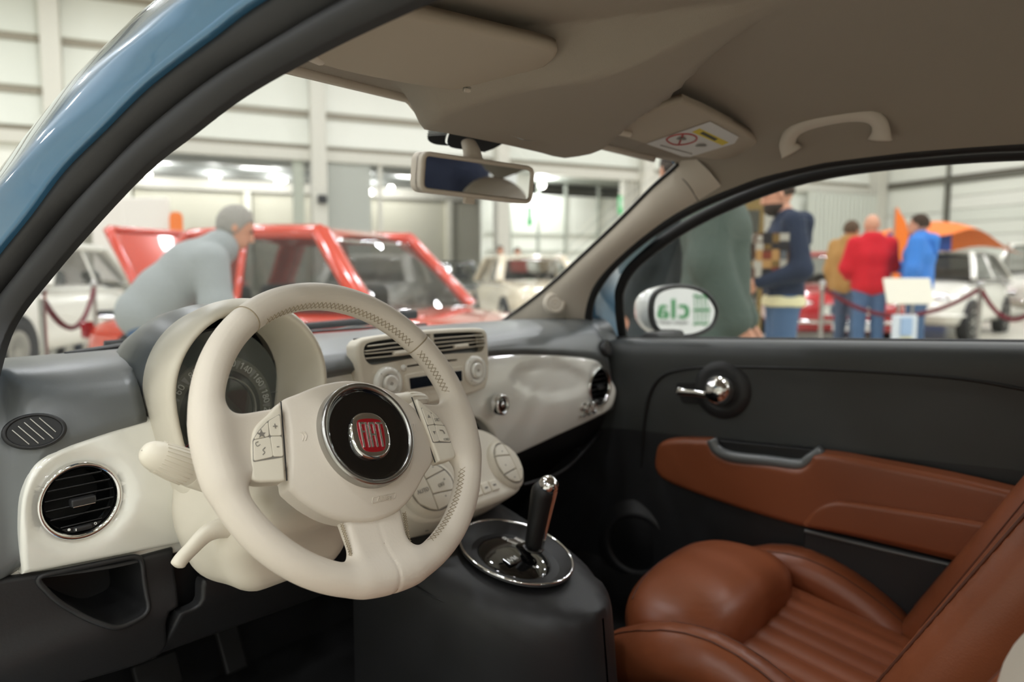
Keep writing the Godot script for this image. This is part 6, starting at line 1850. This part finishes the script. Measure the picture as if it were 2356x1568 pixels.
	own(t, lk.get("top_name", "sweater"), bones(tb, cell, 0.045, lk.get("hem", -1.0)), lk.top)
	var lb := [[j.tl, j.kl, 0.096, 0.070], [j.kl, j.al + Vector3(0, 0.02, 0), 0.070, 0.060], [j.tr, j.kr, 0.096, 0.070], [j.kr, j.ar + Vector3(0, 0.02, 0), 0.070, 0.060], [j.pe - lat, j.tl, 0.112, 0.10], [j.pe + lat, j.tr, 0.112, 0.10]]
	own(t, "trousers", bones(lb, cell, 0.035), lk.legs)
	for s in ["al", "ar"]:
		own(t, "shoe", bones([[j[s] + Vector3(0, -0.045, -0.05), j[s] + Vector3(0, -0.052, 0.15), 0.044, 0.036]], 0.014, 0.02), M.black)
	if lk.has("hair"):
		var full: float = lk.get("hair_low", -0.02)
		var hh := func(p: Vector3) -> float:
			var q := inv * p
			var d := (Vector3(q.x / 0.086, (q.y - 0.024) / 0.112, (q.z + 0.014) / 0.104).length() - 1.0) * 0.095
			d += 0.004 * sin(q.x * 160.0) * sin(q.y * 130.0 + q.z * 90.0)
			d = smax(d, -(q.y - lerpf(full, 0.065, smoothstep(-0.01, 0.06, q.z))), 0.012)
			return d
		own(t, "hair", soft(hh, j.ha - Vector3.ONE * 0.16, j.ha + Vector3.ONE * 0.16, 0.009), lk.hair)
	if lk.has("beard"):
		var bf := func(p: Vector3) -> float:
			var q := inv * p
			var d := (Vector3(q.x / 0.066, (q.y + 0.075) / 0.062, (q.z - 0.030) / 0.080).length() - 1.0) * 0.06
			return smax(d, q.y + 0.030 - 0.4 * maxf(0.0, 0.04 - q.z), 0.02)
		own(t, "beard", soft(bf, j.ha - Vector3.ONE * 0.18, j.ha + Vector3.ONE * 0.14, 0.009), lk.beard)
	if lk.has("hood"):
		own(t, "hood", bones([[j.nk + Vector3(-0.09, 0.01, -0.01), j.nk + Vector3(0, -0.02, -0.11), 0.045, 0.055], [j.nk + Vector3(0.09, 0.01, -0.01), j.nk + Vector3(0, -0.02, -0.11), 0.045, 0.055], [j.nk + Vector3(0, -0.02, -0.11), j.nk + Vector3(0, -0.15, -0.145), 0.065, 0.03]], 0.014, 0.04), lk.top)
	return t

func bones(list: Array, cell: float, k: float, hem := -1.0) -> MB:
	var lo := Vector3.ONE * 1e3; var hi := -lo
	for b in list:
		var r := Vector3.ONE * (maxf(b[2], b[3]) + 0.03)
		lo = lo.min(b[0] - r).min(b[1] - r)
		hi = hi.max(b[0] + r).max(b[1] + r)
	var n := list.size()
	var A := PackedVector3Array(); var D := PackedVector3Array(); var I := PackedFloat32Array(); var R := PackedFloat32Array(); var S := PackedFloat32Array()
	for b in list:
		A.append(b[0]); D.append(b[1] - b[0]); I.append(1.0 / maxf(1e-6, (b[1] - b[0]).length_squared())); R.append(b[2]); S.append(b[3] - b[2])
	var f := func(p: Vector3) -> float:
		var d := 1e3
		for i in n:
			var q := p - A[i]
			var s := clampf(q.dot(D[i]) * I[i], 0.0, 1.0)
			var e := (q - D[i] * s).length() - R[i] - S[i] * s
			var h := k - absf(d - e)
			if h > 0.0: d = minf(d, e) - h * h / k * 0.25
			else: d = minf(d, e)
		if hem > 0.0: d = maxf(d, hem - p.y)
		return d
	return soft(f, lo, hi, cell)

func hand(w: Vector3, dir: Vector3, palm: Vector3, side: float, curl: float) -> MB:
	var z := dir
	var y := (palm - z * palm.dot(z))
	y = y.normalized() if y.length() > 0.1 else Vector3.UP
	var x := y.cross(z)
	var list := [[w, w + z * 0.03, 0.027, 0.030]]
	for i in 4:
		var fx := -0.030 + 0.020 * i
		list.append([w + z * 0.02 + x * fx * 0.8, w + z * 0.085 + x * fx, 0.014, 0.0125])
	for i in 4:
		var fx := -0.030 + 0.020 * i
		var l: float = [0.030, 0.036, 0.038, 0.033][i]
		var a := w + z * 0.085 + x * fx
		var b := a + (z * cos(curl * 0.6) + y * sin(curl * 0.6)) * l
		var c := b + (z * cos(curl * 1.6) + y * sin(curl * 1.6)) * l * 0.8
		list.append([a, b, 0.0105, 0.0095]); list.append([b, c, 0.0095, 0.008])
	var tb := w + z * 0.025 + x * side * 0.028
	var tm := tb + (z * 0.7 + x * side * 0.7) * 0.036
	list.append([tb, tm, 0.014, 0.0115]); list.append([tm, tm + (z * 0.9 + x * side * 0.2 + y * 0.3).normalized() * 0.03, 0.011, 0.009])
	return bones(list, 0.0055, 0.006)

func cloth(c: Color) -> StandardMaterial3D:
	return relief(mat(c, 0.92), cloth_tex, 0.25, 6.0)
var cloth_tex: NoiseTexture2D

func make_people() -> void:
	cloth_tex = noise_tex(0.02, 4, 256, FastNoiseLite.TYPE_SIMPLEX_SMOOTH, 9)
	var skin := mat(rgb(205, 150, 122), 0.55)
	var jeans := cloth(rgb(74, 100, 132))
	var right := Vector3(0.6428, 0, 0.7660)
	var away := Vector3(0.7660, 0, -0.6428)
	var facing := func(d: Vector3) -> Basis:
		var z := d.normalized()
		var x := z.cross(Vector3.UP)  # the person's right hand side
		return Basis(x, Vector3.UP, x.cross(Vector3.UP)) if false else Basis(Vector3.UP.cross(z), Vector3.UP, z)
	# man bending forward beside the red saloon
	person("grey-haired man in a grey sweater and jeans bending down to look into the red car", Vector3(0.869,0,-3.472), facing.call(right * 0.9 + away * 0.42), {
		"pe": Vector3(0, 0.86, 0.0), "wa": Vector3(0, 0.97, 0.10), "ch": Vector3(0, 1.10, 0.25), "nk": Vector3(0, 1.225, 0.40), "ha": Vector3(0, 1.335, 0.49), "gaze": Vector3(0, -0.42, 0.9),
		"sl": Vector3(-0.20, 1.14, 0.34), "sr": Vector3(0.20, 1.14, 0.34), "el": Vector3(-0.26, 0.90, 0.36), "er": Vector3(0.27, 0.90, 0.37), "hl": Vector3(-0.20, 0.74, 0.50), "hr": Vector3(0.22, 0.72, 0.50),
		"tl": Vector3(-0.095, 0.82, 0.0), "tr": Vector3(0.095, 0.82, 0.0), "kl": Vector3(-0.10, 0.43, 0.06), "kr": Vector3(0.10, 0.43, 0.06)},
		{"skin": skin, "top": cloth(rgb(150, 155, 154)), "legs": jeans, "hair": mat(rgb(150, 146, 138), 0.9), "hair_low": -0.06, "cell": 0.014, "loose": 0.044})
	# tall man in a grey-green coat close to the far door
	var gc := person("tall man in a long grey-green coat standing beside the far door", Vector3(2.341,0,-0.797), facing.call(right * 0.95 - away * 0.25), {"hr": Vector3(0.20, 0.84, 0.16), "er": Vector3(0.25, 1.12, 0.02), "hl": Vector3(-0.24, 0.86, 0.1)},
		{"skin": skin, "top": cloth(rgb(72, 84, 76)), "top_name": "coat", "legs": cloth(rgb(48, 50, 50)), "hair": mat(rgb(70, 60, 52), 0.9), "coat": 0.52, "cell": 0.014, "loose": 0.045})
	own(gc, "sleeve_stripe", tube(v3([0.285, 1.33, 0.07, 0.302, 1.24, 0.09, 0.305, 1.16, 0.095]), Vector2(0.006, 0.012), 6), mat(rgb(190, 190, 180), 0.5))
	person("person in a dark charcoal coat half hidden behind the man in the grey-green coat", Vector3(2.679,0,-1.17), facing.call(-right * 0.4 + away), {},
		{"skin": skin, "top": cloth(rgb(44, 50, 52)), "top_name": "coat", "legs": cloth(rgb(40, 42, 44)), "hair": mat(rgb(60, 52, 46), 0.9), "coat": 0.6, "cell": 0.018, "loose": 0.03})
	# bearded man with books
	var bm := person("bearded man in a navy hooded jacket and jeans holding colourful magazines", Vector3(4.063,0,-1.073), facing.call(-right + away * 0.15), {
		"er": Vector3(0.24, 1.10, -0.06), "hr": Vector3(0.16, 1.02, 0.20), "el": Vector3(-0.25, 1.08, -0.06), "hl": Vector3(-0.12, 1.03, 0.22), "ha": Vector3(0, 1.60, 0.06), "nk": Vector3(0, 1.44, 0.0), "gaze": Vector3(0, -0.25, 1.0)},
		{"skin": skin, "top": cloth(rgb(36, 46, 66)), "top_name": "hooded_jacket", "legs": jeans, "hair": mat(rgb(58, 44, 34), 0.9), "beard": mat(rgb(44, 34, 28), 0.95), "hood": 1, "cell": 0.015, "loose": 0.020})
	own(bm, "shirt_hem", bones([[Vector3(-0.075, 0.875, 0.0), Vector3(0.075, 0.875, 0.0), 0.128, 0.128]], 0.015, 0.02, 0.855), cloth(rgb(226, 220, 176)))
	for i in 3:
		var mg := thing("magazine", ["bright glossy magazine in front in the bearded man's arm", "middle magazine in the bearded man's arm", "rear magazine in the bearded man's arm, next to his chest"][i], "magazine", where(bm) * Vector3(0.215 - 0.03 * i, 1.19, 0.13 + 0.015 * i), "magazines in the bearded man's arm", bm.basis)
		own(mg, "cover", rbox(Vector3(0.22, 0.29, 0.012), 0.003).moved(Transform3D(Basis(Vector3.UP, PI / 2 - 0.15) * Basis(Vector3.RIGHT, 0.1), Vector3.ZERO)), mat([rgb(92, 66, 50), rgb(60, 50, 44), rgb(120, 100, 80)][i], 0.3), 60)
		var pm := [rgb(176, 136, 86), rgb(126, 62, 46), rgb(176, 172, 160), rgb(46, 44, 46), rgb(120, 96, 56), rgb(96, 100, 104)].map(func(c): return mat(c, 0.3))
		var rng := RandomNumberGenerator.new()
		rng.seed = 40 + i
		for k in 20:
			for side in [-1.0, 1.0]:
				var sz := Vector3(rng.randf_range(0.03, 0.07), rng.randf_range(0.03, 0.08), 0.002)
				own(mg, "cover_picture", rbox(sz, 0.001).moved(Transform3D(Basis(Vector3.UP, PI / 2 - 0.15) * Basis(Vector3.RIGHT, 0.1), Vector3.ZERO) * Transform3D(Basis(), Vector3(-0.075 + 0.05 * (k % 4), 0.115 - 0.055 * (k / 4), (0.0065 + 0.0004 * (k % 3)) * side))), pm[rng.randi() % 6], 60)
	# three men chatting by the rope
	person("bald man in a red sweater and jeans with his back turned", Vector3(8.018,0,-1.484), facing.call(away + right * 0.1), {"el": Vector3(-0.25, 1.16, 0.06), "hl": Vector3(-0.10, 1.10, 0.24), "er": Vector3(0.26, 1.14, 0.02), "hr": Vector3(0.16, 1.05, 0.22)},
		{"skin": skin, "top": cloth(rgb(196, 22, 38)), "legs": jeans, "cell": 0.022, "loose": 0.036})
	person("man in a tan jacket partly hidden left of the man in red", Vector3(8.391,0,-1.816), facing.call(away * 0.5 + right * 0.9), {"ha": Vector3(0, 1.58, 0.03)},
		{"skin": skin, "top": cloth(rgb(170, 128, 72)), "top_name": "jacket", "legs": cloth(rgb(70, 84, 104)), "hair": mat(rgb(86, 68, 50), 0.9), "cell": 0.022, "loose": 0.034})
	person("young man in a bright blue hooded sweater reaching out to the man in red", Vector3(8.144,0,-1.023), facing.call(-right * 0.85 + away * 0.8), {"el": Vector3(-0.25, 1.10, 0.12), "hl": Vector3(-0.12, 1.20, 0.38), "er": Vector3(0.26, 1.13, 0.0), "ha": Vector3(0, 1.60, 0.03)},
		{"skin": skin, "top": cloth(rgb(62, 126, 206)), "legs": jeans, "hair": mat(rgb(58, 44, 32), 0.9), "cell": 0.022, "loose": 0.036, "hood": 1})
	person("person in a dark navy jacket standing behind the car, met in the rear-view mirror", Vector3(0.36, 0, 1.98), facing.call(Vector3(0.3, 0, 1)), {}, {"skin": skin, "top": cloth(rgb(30, 36, 54)), "top_name": "jacket", "legs": cloth(rgb(34, 36, 44)), "hair": mat(rgb(60, 48, 40), 0.9), "cell": 0.02, "loose": 0.035})
	# heads further off
	for q in [[Vector3(12.395,0,-10.863), "visitor in dark clothes standing far behind the cream saloon", rgb(70, 60, 58)], [Vector3(13.441,0,-11.178), "visitor in a red top far behind the cream saloon's roof", rgb(150, 60, 54)], [Vector3(2.629,0,-10.008), "visitor in a white top and dark cap far left beyond the pillar", rgb(214, 210, 204)]]:
		person(q[1], q[0], facing.call(right * 0.4 - away), {}, {"skin": skin, "top": cloth(q[2]), "legs": jeans, "hair": mat(rgb(60, 48, 40), 0.9), "cell": 0.032})

# ================================================================ tent, signs, ropes
func make_stands() -> void:
	var orange := mat(rgb(238, 122, 36), 0.7)
	orange.backlight_enabled = true
	orange.backlight = Color(0.25, 0.12, 0.03)
	var blue := mat(rgb(42, 72, 140), 0.8)
	var t := thing("tent", "orange tent with a dark blue side wall by the back doors", "tent", Vector3(18.406,0,-2.918), "", Basis(Vector3.UP, deg_to_rad(-44)).scaled(Vector3(1.15, 1.12, 1.15)))
	var rows := []
	for i in 13:
		var row := PackedVector3Array()
		for k in 17:
			var u := -1.0 + 2.0 * k / 16.0
			var v := -1.0 + 2.0 * i / 12.0
			row.append(Vector3(u * 1.25, 2.02 - 0.52 * pow(absf(u), 1.8) - 0.22 * v * v + 0.05 * sin(u * 7.0), v * 1.2))
		rows.append(row)
	own(t, "canopy", MB.new().grid(rows), orange)
	own(t, "side_wall", box(Vector3(1.3, 1.75, 0.02), Vector3(-0.75, 0.88, 1.0)), blue, 30)
	own(t, "side_wall", box(Vector3(0.02, 1.4, 1.8), Vector3(-1.15, 0.75, 0.0)), blue, 30)
	for s in [-1.0, 1.0]:
		for q in [-1.0, 1.0]: own(t, "pole", tube(v3([s * 1.1, 0, q * 1.0, s * 1.1, 1.55, q * 1.0]), 0.025, 8), M.satin)
	var f := thing("beach_flag", "orange feather flag standing left of the tent", "flag", Vector3(12.987,0,-2.349), "", Basis(Vector3.UP, deg_to_rad(-48)))
	own(f, "pole", tube(v3([0, 0, 0, 0, 2.2, 0]), 0.02, 8), M.satin)
	own(f, "cloth", plate(curve2(v2([0.02, 2.14, 0.12, 2.10, 0.22, 1.95, 0.28, 1.70, 0.24, 1.2, 0.10, 0.95, 0.02, 0.9]), 4), flat(Transform3D()), 0.002, 0.006, 0.1, [], 2, true), orange)
	own(f, "foot", lathe(v2([0.0005, 0.03, 0.2, 0.02, 0.21, 0.0]), Transform3D(Basis(Vector3.RIGHT, -PI / 2), Vector3.ZERO), 20), M.black)
	var f2 := thing("roll_banner", "small orange banner with a rounded top beside a white board", "banner", Vector3(4.766,0,-11.366), "", Basis(Vector3.UP, deg_to_rad(-50)))
	own(f2, "cloth", plate(round2(v2([-0.11, 0.3, 0.11, 0.3, 0.11, 2.1, -0.11, 2.1]), 0.12), flat(Transform3D()), 0.003, 0.02, 0.1, [], 2, true), orange)
	own(f2, "stand", rbox(Vector3(0.3, 0.3, 0.2), 0.02, Vector3(0, 0.15, 0)), M.satin, 60)
	var wb := thing("white_board", "large blank white display board behind the red cars", "board", Vector3(4.375,0,-12.144), "", Basis(Vector3.UP, deg_to_rad(-50)))
	own(wb, "panel", rbox(Vector3(1.32, 1.4, 0.06), 0.03, Vector3(0, 1.65, 0)), mat(rgb(232, 226, 218), 0.5), 60)
	for s in [-1.0, 1.0]: own(wb, "leg", tube(v3([s * 0.5, 0, 0, s * 0.5, 1.0, 0]), 0.03, 8), M.satin)
	# information board and leaflet stand in front of the white hatchback
	var ib := thing("information_board", "white tilted information board on two legs in front of the hatchback", "sign", Vector3(6.554,0,-0.802), "", Basis(Vector3.UP, deg_to_rad(-44)))
	own(ib, "board", rbox(Vector3(0.46, 0.25, 0.02), 0.006).moved(Transform3D(Basis(Vector3.RIGHT, -0.35), Vector3(0, 0.915, 0))), mat(rgb(226, 222, 206), 0.5), 60)
	for s in [-1.0, 1.0]: own(ib, "leg", tube(v3([s * 0.07, 0, -0.05, s * 0.07, 0.95, -0.03]), 0.012, 8), M.satin)
	own(ib, "foot", rbox(Vector3(0.4, 0.02, 0.3), 0.005, Vector3(0, 0.01, -0.03)), M.black, 60)
	var ls := thing("leaflet_stand", "clear leaflet stand with pale brochures under the information board", "stand", Vector3(6.09,0,-0.731), "", Basis(Vector3.UP, deg_to_rad(-44)))
	own(ls, "frame", rbox(Vector3(0.22, 0.34, 0.04), 0.01, Vector3(0, 0.55, 0)), mat(rgb(206, 214, 220), 0.2), 60)
	own(ls, "leaflet", rbox(Vector3(0.10, 0.15, 0.02), 0.003, Vector3(0, 0.62, 0.03)), mat(rgb(150, 176, 206), 0.5), 60)
	own(ls, "leaflet", rbox(Vector3(0.10, 0.13, 0.02), 0.003, Vector3(0, 0.46, 0.035)), mat(rgb(206, 200, 150), 0.5), 60)
	own(ls, "post", tube(v3([0, 0, -0.02, 0, 0.40, -0.02]), 0.018, 8), M.satin)
	own(ls, "foot", lathe(v2([0.0005, 0.02, 0.14, 0.012, 0.15, 0.0]), Transform3D(Basis(Vector3.RIGHT, -PI / 2), Vector3.ZERO), 20), M.satin)
	# rope barriers
	var posts := [[Vector3(7.404,0,-1.819), "chrome barrier post in front of the red vintage car"], [Vector3(7.695,0,-0.38), "chrome barrier post in front of the hatchback's wheel"], [Vector3(0.72,0,-4.632), "white barrier post left of the raised red lid"], [Vector3(2.043,0,-7.428), "slim barrier post beside the raised lid, by the white vintage car"], [Vector3(7.523,0,0.196), "chrome barrier post at the picture's right edge"]]
	for q in posts:
		var p := thing("barrier_post", q[1], "barrier post", q[0])
		own(p, "post", lathe(v2([0.022, 0.03, 0.022, 0.93, 0.034, 0.94, 0.036, 0.97, 0.024, 1.0, 0.0005, 1.005]), Transform3D(Basis(Vector3.RIGHT, -PI / 2), Vector3.ZERO), 18), M.satin)
		own(p, "foot", lathe(v2([0.022, 0.06, 0.05, 0.04, 0.15, 0.015, 0.16, 0.0]), Transform3D(Basis(Vector3.RIGHT, -PI / 2), Vector3.ZERO), 24), M.satin)
	var rope_m := cloth(rgb(96, 22, 34))
	for q in [[0, 1, "dark red rope sagging in front of the chatting men"], [2, 3, "red rope strung beside the white vintage car"], [1, 4, "dark red rope running off to the right edge"]]:
		var a: Vector3 = posts[q[0]][0] + Vector3(0, 0.93, 0)
		var b: Vector3 = posts[q[1]][0] + Vector3(0, 0.93, 0)
		var path := PackedVector3Array()
		for i in 21:
			var s := i / 20.0
			path.append(a.lerp(b, s) - Vector3(0, 0.30 * 4.0 * s * (1.0 - s), 0))
		var r := thing("barrier_rope", q[2], "rope", a)
		part(r, "cord", tube(path, 0.022, 8), rope_m)
		for e in [0, 20]: part(r, "hook", ball(path[e], Vector3.ONE * 0.03, 10), M.chrome)
	# yellow pillar and brown board beyond the far door
	var y := thing("yellow_post", "tall yellow post just behind the outside mirror", "post", Vector3(3.166,0,-1.717), "", Basis(Vector3.UP, deg_to_rad(-50)))
	own(y, "column", rbox(Vector3(0.09, 1.35, 0.09), 0.01, Vector3(0, 0.68, 0)), mat(rgb(212, 180, 84), 0.5), 60)
	own(y, "base", rbox(Vector3(0.2, 0.06, 0.2), 0.01, Vector3(0, 0.03, 0)), M.satin, 60)
	var br := thing("brown_board", "brown hanging board behind the bearded man's head", "board", Vector3(5.045,0,-1.664), "", Basis(Vector3.UP, deg_to_rad(-46)))
	own(br, "panel", rbox(Vector3(0.40, 0.36, 0.03), 0.005, Vector3(0, 1.78, 0)), mat(rgb(120, 98, 46), 0.6), 60)
	own(br, "post", tube(v3([0.05, 0, 0, 0.05, 1.7, 0]), 0.02, 8), mat(rgb(120, 98, 46), 0.6))
	# green and white sign behind the car, met in the outside mirror
	var mc := Vector3(0.865,0.977,-0.209)
	var d := (mc - EYE).normalized()
	var rf := (d - MIRROR_N.normalized() * 2.0 * d.dot(MIRROR_N.normalized())).normalized()
	var c := mc + rf * 4.2
	var sg := thing("show_sign", "white sign with green letters standing behind the car, met in the outside mirror", "sign", Vector3(c.x, 0, c.z), "", face(Vector3.ZERO, -Vector3(rf.x, 0, rf.z)).basis)
	own(sg, "board", rbox(Vector3(1.5, 1.3, 0.03), 0.005, Vector3(0, 0.95, 0)), mat(rgb(235, 236, 234), 0.5), 60)
	var green := mat(rgb(44, 140, 74), 0.6)
	put(sg, "letters", words("cla", 0.21, 0.006, "Droid Sans", true), green, Transform3D(Basis(), Vector3(0.09, c.y + 0.012, 0.018)))
	put(sg, "small_letters", words("klasyka i zabytki", 0.034, 0.004), mat(rgb(60, 66, 62), 0.6), Transform3D(Basis(), Vector3(0.09, c.y - 0.095, 0.018)))
	for i in 4: own(sg, "stripe", rbox(Vector3(0.008, 0.26, 0.006), 0.001, Vector3(-0.09 - 0.035 * i, c.y + 0.02, 0.018)), green, 60)
	for i in 3: own(sg, "stripe", rbox(Vector3(0.14, 0.016, 0.006), 0.001, Vector3(-0.145, c.y - 0.11 + 0.12 * i, 0.018)), green, 60)
	for s in [-1.0, 1.0]: own(sg, "leg", tube(v3([s * 0.6, 0, -0.03, s * 0.6, 1.0, -0.03]), 0.02, 8), M.satin)
